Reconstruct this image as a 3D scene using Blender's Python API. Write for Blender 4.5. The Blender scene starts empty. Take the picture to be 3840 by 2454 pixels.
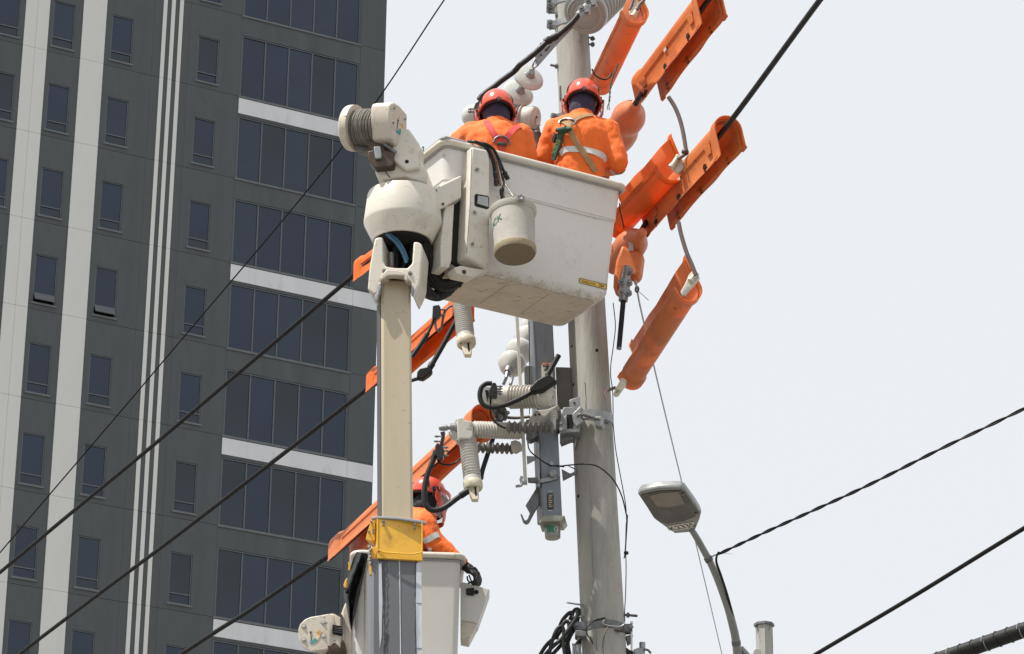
import bpy, bmesh, math, random
from mathutils import Vector, Matrix, noise as mnoise
random.seed(7)
R = math.radians
scn = bpy.context.scene
COL = scn.collection

# ------------------------------------------------------------------ camera
F_PX, TILT, ROLL, CX, CY, CAMZ = 12535.9, 0.404104948, 0.0124097, 1920.0, 1227.0, 1.6
_c = Vector((0, math.cos(TILT), math.sin(TILT)))
_u0 = Vector((0, -math.sin(TILT), math.cos(TILT)))
_r0 = Vector((1, 0, 0))
_r = _r0 * math.cos(ROLL) + _u0 * math.sin(ROLL)
_u = -_r0 * math.sin(ROLL) + _u0 * math.cos(ROLL)
CAM = Vector((0, 0, CAMZ))
cd = bpy.data.cameras.new('camera')
cd.sensor_width = 36.0
cd.sensor_fit = 'HORIZONTAL'
cd.lens = F_PX / 3840 * 36
cd.clip_start = 0.1
cd.clip_end = 6000
cam = bpy.data.objects.new('camera', cd)
COL.objects.link(cam)
cam.matrix_world = Matrix(((_r.x, _u.x, -_c.x, 0), (_r.y, _u.y, -_c.y, 0), (_r.z, _u.z, -_c.z, CAMZ), (0, 0, 0, 1)))
scn.camera = cam

# ------------------------------------------------------------------ sky, sun, exposure
SUN_AZ, SUN_EL = R(66), R(62)          # azimuth to the left of straight behind the camera
sdir = Vector((-math.sin(SUN_AZ) * math.cos(SUN_EL), -math.cos(SUN_AZ) * math.cos(SUN_EL), math.sin(SUN_EL)))
w = bpy.data.worlds.new('World')
scn.world = w
w.use_nodes = True
nt = w.node_tree
nt.nodes.clear()
o = nt.nodes.new('ShaderNodeOutputWorld')
bg = nt.nodes.new('ShaderNodeBackground')
sky = nt.nodes.new('ShaderNodeTexSky')
sky.sky_type = 'NISHITA'
sky.sun_disc = False
sky.sun_elevation = SUN_EL
sky.sun_rotation = math.atan2(sdir.x, sdir.y)
sky.dust_density = 4.0
sky.air_density = 1.0
mixn = nt.nodes.new('ShaderNodeMix')
mixn.data_type = 'RGBA'
mixn.inputs[0].default_value = 0.92        # a thick bright haze over the whole sky
mixn.inputs[7].default_value = (8.95, 9.25, 9.55, 1)
nt.links.new(sky.outputs[0], mixn.inputs[6])
nt.links.new(mixn.outputs[2], bg.inputs[0])
bg.inputs[1].default_value = 0.072
nt.links.new(bg.outputs[0], o.inputs[0])
sd = bpy.data.lights.new('sun', 'SUN')
sd.energy = 4.5
sd.angle = R(0.7)
sd.color = (1.0, 0.955, 0.88)
so = bpy.data.objects.new('sun', sd)
COL.objects.link(so)
so.rotation_euler = sdir.to_track_quat('Z', 'Y').to_euler()
so.location = (-20, -10, 60)
scn.view_settings.view_transform = 'Standard'
scn.view_settings.look = 'None'
scn.view_settings.exposure = 0.47
scn.view_settings.gamma = 1.0
scn.render.engine = 'CYCLES'
scn.cycles.max_bounces = 8

# ------------------------------------------------------------------ photo pixel -> place
def ray(x, y):
    return _c * F_PX + _r * (x - CX) - _u * (y - CY)
def P(x, y, Y):
    d = ray(x, y)
    return CAM + d * (Y / d.y)
def PZ(x, y, z):
    d = ray(x, y)
    return CAM + d * ((z - CAMZ) / d.z)
def mpp(p):
    return (p - CAM).dot(_c) / F_PX        # metres for one photo pixel at a point
def V(*a):
    return Vector(a)
# crops of the photo that positions were read from: origin x, origin y, scale
def crop(ox, oy, s):
    return lambda x, y, Y=None: (ox + x / s, oy + y / s) if Y is None else P(ox + x / s, oy + y / s, Y)
W1, W2 = crop(1250, 350, 2.565), crop(1300, 850, 2.565)
W3, W4 = crop(1600, 200, 3.078), crop(1950, 200, 3.078)
W5, W6 = crop(1700, 650, 2.367), crop(1950, 0, 3.078)
R1, R2, R3 = crop(2150, 0, 2.367), crop(2250, 350, 2.565), crop(2250, 800, 2.198)
R4, R5, R6 = crop(1500, 1100, 3.078), crop(1550, 1400, 2.3675), crop(1100, 1750, 2.186)
S1, S2, S3 = crop(1950, 1900, 2.7775), crop(2250, 1750, 2.186), crop(2600, 1450, 1.533)
S4, S5, S6 = crop(1900, 1150, 3.078), crop(1500, 1750, 3.8475), crop(1900, 1500, 2.7975)

# ------------------------------------------------------------------ materials
MATS = {}
def mat(name, col, rough=0.5, metal=0.0, var=0.12, scale=6.0, bump=0.0, bscale=40.0, dirt=None, damt=0.45, dscale=9.0,
        streak=1.0, scratch=None, coat=0.0, trans=0.0, spec=0.5, seed=0.0, alpha=1.0, sheen=0.0, tilt=(0, 0, 0), edge=0.12, scuff=None):
    m = bpy.data.materials.new(name)
    m.use_nodes = True
    t = m.node_tree
    b = t.nodes['Principled BSDF']
    b.inputs['Roughness'].default_value = rough
    b.inputs['Metallic'].default_value = metal
    b.inputs['Specular IOR Level'].default_value = spec
    if coat:
        b.inputs['Coat Weight'].default_value = coat
        b.inputs['Coat Roughness'].default_value = 0.15
    if sheen:
        b.inputs['Sheen Weight'].default_value = sheen
    L = t.links.new
    tc = t.nodes.new('ShaderNodeTexCoord')
    mp = t.nodes.new('ShaderNodeMapping')
    mp.inputs['Location'].default_value = (seed * 3.1, seed * 1.7, seed)
    mp.inputs['Scale'].default_value = (1, 1, 1 / streak)
    mp.inputs['Rotation'].default_value = tilt
    L(tc.outputs['Object'], mp.inputs[0])
    def noise(s, det=4, ro=0.6):
        n = t.nodes.new('ShaderNodeTexNoise')
        n.inputs['Scale'].default_value = s
        n.inputs['Detail'].default_value = det
        n.inputs['Roughness'].default_value = ro
        L(mp.outputs[0], n.inputs['Vector'])
        return n
    def rampf(src, a, bb, lo=0.0, hi=1.0):
        r = t.nodes.new('ShaderNodeMapRange')
        r.inputs['From Min'].default_value = a
        r.inputs['From Max'].default_value = bb
        r.inputs['To Min'].default_value = lo
        r.inputs['To Max'].default_value = hi
        L(src, r.inputs['Value'])
        return r.outputs[0]
    def mix(fac, ca, cb):
        x = t.nodes.new('ShaderNodeMix')
        x.data_type = 'RGBA'
        for sock, v in ((x.inputs[0], fac), (x.inputs[6], ca), (x.inputs[7], cb)):
            if hasattr(v, 'is_linked'):
                L(v, sock)
            else:
                sock.default_value = v
        return x.outputs[2]
    c4 = lambda c, k=1.0: (min(c[0] * k, 1), min(c[1] * k, 1), min(c[2] * k, 1), 1)
    n1 = noise(scale)
    out = mix(rampf(n1.outputs[0], 0.3, 0.7), c4(col, 1 - var), c4(col, 1 + var))
    if dirt:
        n2 = noise(dscale, 8, 0.72)
        th = 0.5 + (0.5 - damt) * 0.35
        out = mix(rampf(n2.outputs[0], th, th + edge), out, c4(dirt))
    if scratch:
        n3 = t.nodes.new('ShaderNodeTexNoise')
        n3.inputs['Scale'].default_value = scratch[1]
        n3.inputs['Detail'].default_value = 6
        n3.inputs['Distortion'].default_value = 1.2
        m3 = t.nodes.new('ShaderNodeMapping')
        m3.inputs['Scale'].default_value = (1.0, 4.0, 3.0)
        m3.inputs['Rotation'].default_value = (0.3, 0.7, 0.5)
        L(tc.outputs['Object'], m3.inputs[0])
        L(m3.outputs[0], n3.inputs['Vector'])
        out = mix(rampf(n3.outputs[0], scratch[2], scratch[2] + 0.04, 0, 0.8), out, c4(scratch[0]))
    if scuff:                                  # rubbed, dirty lower edge
        sx = t.nodes.new('ShaderNodeSeparateXYZ')
        L(tc.outputs['Object'], sx.inputs[0])
        zf = rampf(sx.outputs[2], scuff[0], scuff[1], 0.30, 0.0)
        n4 = noise(22.0, 8, 0.75)
        ad = t.nodes.new('ShaderNodeMath')
        ad.operation = 'ADD'
        L(n4.outputs[0], ad.inputs[0])
        L(zf, ad.inputs[1])
        out = mix(rampf(ad.outputs[0], 0.66, 0.84, 0, 0.85), out, c4(scuff[2]))
    L(out, b.inputs['Base Color'])
    r2 = noise(scale * 2.3)
    L(rampf(r2.outputs[0], 0.3, 0.7, max(rough - 0.1, 0.02), min(rough + 0.1, 1)), b.inputs['Roughness'])
    if bump:
        nb = noise(bscale, 5)
        bn = t.nodes.new('ShaderNodeBump')
        bn.inputs['Strength'].default_value = 0.6
        bn.inputs['Distance'].default_value = bump
        L(nb.outputs[0], bn.inputs['Height'])
        L(bn.outputs[0], b.inputs['Normal'])
    if trans:                                  # thin plastic that lets light through
        tr = t.nodes.new('ShaderNodeBsdfTranslucent')
        L(out, tr.inputs['Color'])
        mx = t.nodes.new('ShaderNodeMixShader')
        mx.inputs[0].default_value = trans
        L(b.outputs[0], mx.inputs[1])
        L(tr.outputs[0], mx.inputs[2])
        L(mx.outputs[0], t.nodes['Material Output'].inputs[0])
    if alpha < 1:
        b.inputs['Alpha'].default_value = alpha
    MATS[name] = m
    return m

mat('facade_grey', (0.080, 0.089, 0.095), 0.75, var=0.13, scale=0.5, dirt=(0.063, 0.070, 0.075), damt=0.5, dscale=0.8, streak=3, bump=0.004, bscale=14, edge=0.4)
mat('facade_white', (0.66, 0.665, 0.64), 0.7, var=0.05, scale=0.4, dirt=(0.56, 0.565, 0.55), damt=0.5, dscale=0.55, streak=3.5, bump=0.003, bscale=14, edge=0.35)
mat('facade_strip', (0.66, 0.67, 0.69), 0.65, var=0.06, scale=0.5, dirt=(0.54, 0.55, 0.57), damt=0.42, dscale=1.2, streak=4)
mat('joint', (0.045, 0.048, 0.05), 0.9)
mat('sill', (0.135, 0.145, 0.15), 0.6, var=0.15, scale=1.5)
mat('win_frame', (0.115, 0.125, 0.135), 0.45, metal=0.3, var=0.1)
for i in range(4):
    mat('glass_%d' % i, ((0.006, 0.020, 0.048), (0.009, 0.021, 0.036), (0.005, 0.017, 0.040), (0.011, 0.026, 0.052))[i], (0.04, 0.06, 0.05, 0.08)[i], var=0.3, scale=0.3, spec=0.55, seed=i)
mat('dark_room', (0.008, 0.008, 0.01), 0.9)
mat('ground', (0.165, 0.155, 0.138), 0.9, var=0.15, scale=0.3, bump=0.004)
mat('concrete', (0.355, 0.35, 0.318), 0.85, var=0.2, scale=7, dirt=(0.17, 0.166, 0.15), damt=0.5, dscale=4.2, streak=6, bump=0.005, bscale=60, edge=0.28)
mat('seam', (0.17, 0.165, 0.15), 0.9)
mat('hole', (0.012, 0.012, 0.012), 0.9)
mat('chalk', (0.62, 0.36, 0.40), 0.95, var=0.2, scale=60)
mat('galv', (0.31, 0.32, 0.33), 0.42, metal=0.55, var=0.14, scale=14, dirt=(0.26, 0.27, 0.28), damt=0.45, dscale=12, bump=0.001, bscale=60)
mat('galv_blue', (0.165, 0.182, 0.20), 0.40, metal=0.5, var=0.18, scale=9, dirt=(0.17, 0.19, 0.22), damt=0.5, dscale=7, streak=4)
mat('galv_dark', (0.16, 0.165, 0.17), 0.5, metal=0.5, var=0.2, scale=12, dirt=(0.10, 0.09, 0.08), damt=0.5)
mat('bolt', (0.20, 0.20, 0.20), 0.4, metal=0.7, var=0.2, scale=40)
mat('black_rubber', (0.011, 0.0115, 0.012), 0.5, spec=0.3, var=0.25, scale=20, bump=0.0006, bscale=120)
mat('cable_grey', (0.016, 0.017, 0.018), 0.5, spec=0.3, var=0.25, scale=10)
mat('cable_brown', (0.135, 0.10, 0.088), 0.5, var=0.2, scale=15)
mat('wire_black', (0.007, 0.0072, 0.0075), 0.6, spec=0.2, var=0.25, scale=10)
mat('cable_light', (0.28, 0.29, 0.29), 0.5, metal=0.3)
mat('lift_white', (0.62, 0.585, 0.51), 0.38, var=0.045, scale=4, dirt=(0.44, 0.38, 0.29), damt=0.40, dscale=7, edge=0.3, scratch=((0.22, 0.19, 0.15), 17.0, 0.66), coat=0.15, bump=0.0006, bscale=50)
mat('bucket_white', (0.665, 0.645, 0.62), 0.42, scuff=(9.235, 9.31, (0.40, 0.35, 0.28)), var=0.03, scale=2.5, dirt=(0.52, 0.48, 0.43), edge=0.35, damt=0.36, dscale=5, scratch=((0.30, 0.27, 0.23), 13.0, 0.68), coat=0.12)
mat('bucket_white_low', (0.60, 0.585, 0.555), 0.45, var=0.04, scale=2.5, dirt=(0.50, 0.47, 0.42), damt=0.36, edge=0.35, dscale=4, scratch=((0.25, 0.22, 0.2), 6.0, 0.70))
mat('bucket_floor', (0.54, 0.475, 0.385), 0.55, var=0.07, scale=4, dirt=(0.40, 0.34, 0.26), edge=.25, damt=0.46, dscale=6, scratch=((0.16, 0.135, 0.105), 11.0, 0.63))
mat('grey_trim', (0.33, 0.34, 0.35), 0.5, var=0.1)
mat('boom_beige', (0.455, 0.395, 0.28), 0.33, var=0.08, scale=5, scratch=((0.24, 0.20, 0.13), 15.0, 0.68), dirt=(0.38, 0.32, 0.205), damt=0.5, dscale=2.2, streak=14, coat=0.35, edge=0.4)
mat('boom_edge', (0.05, 0.05, 0.052), 0.7, var=0.3, scale=6, dirt=(0.08, 0.08, 0.08), damt=0.55, dscale=4, streak=16)
mat('boom_grey', (0.118, 0.126, 0.138), 0.42, var=0.1, scale=2.5, dirt=(0.08, 0.085, 0.093), damt=0.5, dscale=2.5, streak=8, edge=0.3)
mat('boom_pale', (0.50, 0.53, 0.58), 0.35, var=0.08, scale=4, dirt=(0.33, 0.35, 0.37), damt=0.4, streak=6)
mat('grease', (0.012, 0.012, 0.013), 0.18, var=0.3, scale=20, bump=0.002, bscale=60, coat=0.6)
mat('yellow_paint', (0.72, 0.40, 0.03), 0.38, var=0.06, scale=6, dirt=(0.58, 0.30, 0.03), damt=0.36, dscale=9, scratch=((0.13, 0.09, 0.04), 14.0, 0.70), coat=0.3)
mat('rope', (0.15, 0.14, 0.12), 0.8, var=0.2, scale=30, bump=0.003, bscale=160)
mat('rust', (0.085, 0.058, 0.042), 0.45, metal=0.4, var=0.35, scale=18, dirt=(0.05, 0.04, 0.035), damt=0.5)
mat('winch_white', (0.58, 0.53, 0.45), 0.42, var=0.05, scale=5, dirt=(0.38, 0.32, 0.24), edge=0.25, damt=0.47, dscale=10, scratch=((0.13, 0.105, 0.08), 18.0, 0.64))
mat('blue_hose', (0.03, 0.12, 0.2), 0.3)
mat('orange_hose', (0.33, 0.11, 0.04), 0.4, var=0.2, scale=20)
mat('orange_cover', (0.76, 0.25, 0.085), 0.42, var=0.16, scale=5, scratch=((0.30, 0.10, 0.05), 9.0, 0.65), dirt=(0.62, 0.215, 0.095), damt=0.42, dscale=5, trans=0.32, spec=0.4, edge=0.3)
mat('orange_fresh', (0.86, 0.21, 0.035), 0.38, var=0.08, scale=4, trans=0.38, spec=0.4)
mat('orange_pale', (0.72, 0.235, 0.105), 0.36, var=0.09, scale=4, dirt=(0.66, 0.20, 0.10), damt=0.42, dscale=6, trans=0.15, edge=0.3)
mat('porcelain', (0.54, 0.56, 0.53), 0.16, var=0.04, scale=5, coat=0.6, dirt=(0.45, 0.46, 0.44), damt=0.33, dscale=6)
mat('porcelain_grey', (0.30, 0.325, 0.315), 0.2, var=0.08, scale=6, coat=0.4)
mat('polymer_white', (0.55, 0.535, 0.49), 0.42, var=0.06, scale=8, dirt=(0.45, 0.42, 0.37), damt=0.38, dscale=8)
mat('polymer_grey', (0.52, 0.51, 0.48), 0.5, var=0.08, scale=10, dirt=(0.30, 0.29, 0.27), damt=0.4)
mat('silicone_dark', (0.15, 0.145, 0.13), 0.55, var=0.15, scale=15)
mat('cream_plastic', (0.62, 0.57, 0.44), 0.4, var=0.07, scale=10, dirt=(0.42, 0.37, 0.27), damt=0.4)
mat('bone_clamp', (0.58, 0.55, 0.46), 0.4, var=0.1, scale=20)
mat('resin', (0.22, 0.225, 0.19), 0.3, var=0.12, scale=8, dirt=(0.30, 0.25, 0.18), damt=0.45, dscale=6, coat=0.3)
mat('green_print', (0.03, 0.17, 0.11), 0.5)
mat('helmet_red', (0.70, 0.10, 0.06), 0.22, var=0.04, scale=8, coat=0.5)
mat('jacket', (0.84, 0.155, 0.018), 0.8, var=0.07, scale=9, bump=0.02, bscale=15, streak=2.4, tilt=(0.5, 0.6, 0.2), sheen=0.1)
mat('trousers', (0.10, 0.11, 0.15), 0.9)
mat('skin', (0.42, 0.24, 0.16), 0.55)
mat('gaiter', (0.036, 0.028, 0.055), 0.9, var=0.25, scale=14, bump=0.006, bscale=30)
mat('hood_black', (0.012, 0.01, 0.018), 0.85, var=0.3, scale=14, bump=0.004, bscale=24)
mat('black_plastic', (0.02, 0.02, 0.022), 0.35, var=0.2, scale=20)
mat('reflective', (0.62, 0.64, 0.64), 0.5, var=0.05, scale=30)
mat('strap_red', (0.62, 0.055, 0.05), 0.75, var=0.1, scale=40, bump=0.001, bscale=300)
mat('strap_tan', (0.36, 0.215, 0.10), 0.8, var=0.15, scale=30, bump=0.001, bscale=300)
mat('strap_green', (0.025, 0.075, 0.05), 0.7, var=0.2, scale=20)
mat('green_text', (0.25, 0.5, 0.16), 0.6)
mat('glove_black', (0.014, 0.014, 0.016), 0.6, var=0.3, scale=20, bump=0.002, bscale=50)
mat('glove_yellow', (0.55, 0.42, 0.06), 0.6, var=0.15, scale=20)
mat('pail_canvas', (0.41, 0.39, 0.35), 0.85, var=0.07, scale=9, dirt=(0.28, 0.255, 0.215), edge=.3, damt=0.45, dscale=11, bump=0.002, bscale=30)
mat('pail_rim', (0.40, 0.385, 0.335), 0.7, var=0.08, scale=10)
mat('pail_base', (0.19, 0.15, 0.095), 0.75, var=0.12, scale=8, dirt=(0.13, 0.10, 0.06), damt=0.45, dscale=9, edge=.3)
mat('pail_band', (0.34, 0.28, 0.18), 0.75, var=0.14, scale=10, dirt=(0.25, 0.2, 0.12), damt=0.45)
mat('label_yellow', (0.66, 0.42, 0.08), 0.6, var=0.1, scale=30, dirt=(0.5, 0.33, 0.1), damt=0.4, dscale=40)
mat('label_white', (0.62, 0.60, 0.54), 0.6, var=0.06)
mat('label_red', (0.50, 0.10, 0.05), 0.6)
mat('print_black', (0.015, 0.015, 0.015), 0.6)
mat('gauge_blue', (0.10, 0.26, 0.34), 0.5)
mat('gauge_green', (0.05, 0.33, 0.25), 0.5)
mat('gauge_cream', (0.68, 0.58, 0.36), 0.5)
mat('gauge_orange', (0.55, 0.29, 0.07), 0.5)
mat('lamp_body', (0.24, 0.245, 0.24), 0.4, metal=0.3, var=0.08, scale=6)
mat('lamp_lens', (0.045, 0.042, 0.036), 0.3, var=0.3, scale=4, spec=0.25)
mat('lamp_reflector', (0.20, 0.175, 0.145), 0.4, var=0.1, spec=0.25)
mat('post_paint', (0.33, 0.33, 0.31), 0.6, var=0.08, scale=4, dirt=(0.07, 0.05, 0.04), damt=0.36, dscale=7, streak=5, edge=0.05)
mat('clear_visor', (0.75, 0.78, 0.78), 0.05, alpha=0.32)
mat('antenna_white', (0.7, 0.7, 0.68), 0.4)

# ------------------------------------------------------------------ mesh building
def frame(d):
    d = d.normalized()
    a = V(0, 0, 1) if abs(d.z) < 0.9 else V(1, 0, 0)
    s = d.cross(a).normalized()
    return s, s.cross(d).normalized()
class G:
    def __init__(self):
        self.v, self.f = [], []
    def add(self, vs, fs):
        n = len(self.v)
        self.v += [Vector(x) for x in vs]
        self.f += [tuple(n + i for i in f) for f in fs]
        return self
    def rings(self, rings, close=True, cap=True):
        n = len(rings[0])
        vs = [p for r in rings for p in r]
        fs = []
        for i in range(len(rings) - 1):
            for j in range(n if close else n - 1):
                k = (j + 1) % n
                fs.append((i * n + j, i * n + k, (i + 1) * n + k, (i + 1) * n + j))
        if cap:
            fs.append(tuple(reversed(range(n))))
            fs.append(tuple(range((len(rings) - 1) * n, len(rings) * n)))
        return self.add(vs, fs)
    def tube(self, pts, r, seg=10, cap=True):
        pts = [Vector(p) for p in pts]
        rr = r if isinstance(r, (list, tuple)) else [r] * len(pts)
        s = None
        rings = []
        for i, p in enumerate(pts):
            d = (pts[min(i + 1, len(pts) - 1)] - pts[max(i - 1, 0)]).normalized()
            if s is None:
                s, _ = frame(d)
            s = (s - d * s.dot(d)).normalized()
            b = d.cross(s)
            rings.append([p + (s * math.cos(a) + b * math.sin(a)) * rr[i] for a in [2 * math.pi * k / seg for k in range(seg)]])
        return self.rings(rings, True, cap)
    def lathe(self, A, B, prof, seg=24, cap=True, sx=1.0, side=None):
        """prof: (fraction along A->B, radius in metres)"""
        A, B = Vector(A), Vector(B)
        d = B - A
        s, b = frame(d) if side is None else (side.normalized(), d.normalized().cross(side.normalized()))
        rings = [[A + d * t + s * (math.cos(a) * r * sx) + b * (math.sin(a) * r) for a in [2 * math.pi * k / seg for k in range(seg)]] for t, r in prof]
        return self.rings(rings, True, cap)
    def prism(self, poly, vec):
        poly = [Vector(p) for p in poly]
        n = len(poly)
        nrm = Vector((0, 0, 0))
        for i in range(n):
            nrm += poly[i].cross(poly[(i + 1) % n])
        if nrm.dot(vec) > 0:
            poly.reverse()
        vs = poly + [p + vec for p in poly]
        fs = [tuple(range(n)), tuple(reversed(range(n, 2 * n)))]
        for i in range(n):
            j = (i + 1) % n
            fs.append((i, i + n, j + n, j))
        return self.add(vs, fs)
    def box(self, c, ax, ay, az):
        c = Vector(c)
        vs = [c + ax * i + ay * j + az * k for k in (-1, 1) for j in (-1, 1) for i in (-1, 1)]
        fs = [(0, 2, 3, 1), (4, 5, 7, 6), (0, 1, 5, 4), (2, 6, 7, 3), (0, 4, 6, 2), (1, 3, 7, 5)]
        if ax.cross(ay).dot(az) < 0:
            fs = [tuple(reversed(f)) for f in fs]
        return self.add(vs, fs)
    def hexa(self, lo, hi):
        """lo, hi: 4 corners each, same order"""
        n = len(lo)
        vs = list(lo) + list(hi)
        fs = [tuple(reversed(range(n))), tuple(range(n, 2 * n))] + [(i, (i + 1) % n, n + (i + 1) % n, n + i) for i in range(n)]
        return self.add(vs, fs)
    def ball(self, c, ax, ay=None, az=None, nu=16, nv=10):
        if ay is None:
            ax, ay, az = V(ax, 0, 0), V(0, ax, 0), V(0, 0, ax)
        c = Vector(c)
        rings = []
        for i in range(nv + 1):
            t = math.pi * i / nv
            rr = max(math.sin(t), 1e-3)
            rings.append([c + ax * (rr * math.cos(a)) + ay * (rr * math.sin(a)) - az * math.cos(t) for a in [2 * math.pi * k / nu for k in range(nu)]])
        return self.rings(rings)
    def capsule(self, A, B, ra, rb, seg=14):
        A, B = Vector(A), Vector(B)
        d = (B - A)
        L = max(d.length, 1e-4)
        s, b = frame(d)
        d = d / L
        rings = []
        for i in range(6):
            t = math.pi / 2 * (1 - i / 5)
            rings.append((A - d * (ra * math.sin(t)), max(ra * math.cos(t), 1e-4)))
        for i in range(6):
            t = math.pi / 2 * i / 5
            rings.append((B + d * (rb * math.sin(t)), max(rb * math.cos(t), 1e-4)))
        return self.rings([[c + (s * math.cos(a) + b * math.sin(a)) * r for a in [2 * math.pi * k / seg for k in range(seg)]] for c, r in rings])
    def bolt(self, c, n, r, h=None, seg=6):
        n = n.normalized()
        return self.lathe(c - n * r * 0.2, c + n * (h or r * 1.1), [(0, r), (1, r)], seg)
    def mesh(self, name, off=Vector((0, 0, 0)), sharp=40, fix=True):
        me = bpy.data.meshes.new(name)
        me.from_pydata([p - off for p in self.v], [], self.f)
        if fix:
            bm = bmesh.new()
            bm.from_mesh(me)
            bmesh.ops.recalc_face_normals(bm, faces=bm.faces)
            bm.to_mesh(me)
            bm.free()
        for p in me.polygons:
            p.use_smooth = True
        me.set_sharp_from_angle(angle=R(sharp))
        return me
def root_of(o):
    return o['_o'] if '_o' in o else (0, 0, 0)
ORG = {}
def thing(name, label, cat, loc, group=None):
    e = bpy.data.objects.new(name, None)
    e.empty_display_size = 0.1
    COL.objects.link(e)
    e.location = loc
    e['label'] = label
    e['category'] = cat
    if group:
        e['group'] = group
    ORG[e.name] = Vector(loc)
    return e
def put(name, g, m, parent=None, bevel=0.0, sharp=40, label=None, cat=None, group=None, kind=None, loc=None, mods=None, fix=True):
    """link the shape as ONE mesh object; under its thing or part, or top-level with a label"""
    if parent is not None:
        off = ORG[parent.name]
    elif loc is not None:
        off = Vector(loc)
    else:
        off = Vector((sum(p.x for p in g.v) / len(g.v), sum(p.y for p in g.v) / len(g.v), min(p.z for p in g.v)))
    ob = bpy.data.objects.new(name, g.mesh(name, off, sharp, fix))
    COL.objects.link(ob)
    ob.data.materials.append(MATS[m] if isinstance(m, str) else m)
    ORG[ob.name] = off
    if parent is not None:
        ob.parent = parent
    else:
        ob.location = off
    if bevel:
        b = ob.modifiers.new('bevel', 'BEVEL')
        b.width = bevel
        b.segments = 3
        b.limit_method = 'ANGLE'
        b.angle_limit = R(35)
        b.harden_normals = False
    for k, v in (('label', label), ('category', cat), ('group', group), ('kind', kind)):
        if v:
            ob[k] = v
    return ob
def spline(pts, n=8):
    """smooth curve through points"""
    pts = [Vector(p) for p in pts]
    if len(pts) < 3:
        return [pts[0].lerp(pts[1], i / n) for i in range(n + 1)]
    out = []
    q = [pts[0] * 2 - pts[1]] + pts + [pts[-1] * 2 - pts[-2]]
    for i in range(1, len(q) - 2):
        for k in range(n):
            t = k / n
            a, b, c, d = q[i - 1], q[i], q[i + 1], q[i + 2]
            out.append(0.5 * ((2 * b) + (c - a) * t + (2 * a - 5 * b + 4 * c - d) * t * t + (3 * b - a - 3 * c + d) * t ** 3))
    out.append(pts[-1])
    return out
def text(body, size=1.0, thick=0.0):
    """outline lettering as flat verts, faces; centred"""
    cu = bpy.data.curves.new('lettering', 'FONT')
    cu.body = body
    cu.size = size
    cu.align_x = 'CENTER'
    cu.align_y = 'CENTER'
    cu.resolution_u = 3
    cu.offset = thick
    ob = bpy.data.objects.new('lettering', cu)
    COL.objects.link(ob)
    me = bpy.data.meshes.new_from_object(ob.evaluated_get(bpy.context.evaluated_depsgraph_get()))
    vs = [v.co.copy() for v in me.vertices]
    fs = [tuple(p.vertices) for p in me.polygons]
    bpy.data.objects.remove(ob)
    bpy.data.curves.remove(cu)
    bpy.data.meshes.remove(me)
    return vs, fs
def put_text(body, size, fn, m, parent, thick=0.0, name='lettering'):
    vs, fs = text(body, size, thick)
    g = G()
    g.add([fn(p.x, p.y) for p in vs], fs)
    return put(name, g, m, parent, fix=False)
def pix(pts, Y):
    return [P(x, y, Y) for x, y in pts]

# ================================================================== the ground
g = G()
g.add([V(-3000, -3000, 0), V(3000, -3000, 0), V(3000, 3000, 0), V(-3000, 3000, 0)], [(0, 1, 2, 3)])
put('ground', g, 'ground', kind='structure', loc=(0, 0, 0))

# ================================================================== the tower block
AZ = 0.472152678
BO = V(-11.4858537, 124.600979, 0)
BD = V(math.cos(AZ), math.sin(AZ), 0)
BN = V(math.sin(AZ), -math.cos(AZ), 0)          # out of the facade
def FB(u, z, n=0.0):
    return BO + BD * u + BN * n + V(0, 0, z)
tower = thing('office_tower', 'tall dark grey office tower with white vertical stripes and rows of tinted windows', 'building', FB(-4, 0))
FL, Z1 = 3.8, 68.0887                            # storey height, top of the window band on storey 1
def fbox(g, u0, u1, z0, z1, n0, n1):
    return g.box(FB((u0 + u1) / 2, (z0 + z1) / 2, (n0 + n1) / 2), BD * ((u1 - u0) / 2), BN * ((n1 - n0) / 2), V(0, 0, (z1 - z0) / 2))
U0, U1 = -16.0, 6.62
g = G()
fbox(g, U0 + .02, U1 - .02, 0, 96, -26, -0.30)
put('core_wall', g, 'joint', tower)
g = G()
fbox(g, U0 - .1, U1 + .1, 95.9, 97, -26.2, 0.12)
put('parapet', g, 'facade_grey', tower)
g = G()
fbox(g, U1 - .02, U1 + .0, 0, 96, -26, -0.02)
put('side_wall', g, 'facade_grey', tower)
g = G()
fbox(g, U0, U1, 0, Z1 - 2.885 - 8 * FL - .01, -0.30, 0)
put('base_wall', g, 'facade_grey', tower)
CACHE = {}
def panel(key, name, m, u, z, shape):
    """shape: boxes (u0,u1,z0,z1,n0,n1) about (u,z); alike pieces share their mesh"""
    if key not in CACHE:
        g = G()
        for a, b, c, d, e, f in shape:
            g.box(BD * ((a + b) / 2) + V(0, 0, (c + d) / 2) + BN * ((e + f) / 2), BD * ((b - a) / 2), BN * ((f - e) / 2), V(0, 0, (d - c) / 2))
        me = g.mesh(name)
        me.materials.append(MATS[m])
        CACHE[key] = me
    ob = bpy.data.objects.new(name, CACHE[key])
    COL.objects.link(ob)
    ob.parent = tower
    ob.location = FB(u, z) - ORG[tower.name]
    return ob
def sub(ob, key, name, m, shape, off=(0, 0, 0)):
    if key not in CACHE:
        g = G()
        for a, b, c, d, e, f in shape:
            g.box(BD * ((a + b) / 2) + V(0, 0, (c + d) / 2) + BN * ((e + f) / 2), BD * ((b - a) / 2), BN * ((f - e) / 2), V(0, 0, (d - c) / 2))
        me = g.mesh(name)
        me.materials.append(MATS[m])
        CACHE[key] = me
    c = bpy.data.objects.new(name, CACHE[key])
    COL.objects.link(c)
    c.parent = ob
    c.location = BD * off[0] + BN * off[1] + V(0, 0, off[2])
    return c
J, JU = 0.008, 0.003                                          # half of a panel joint
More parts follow.
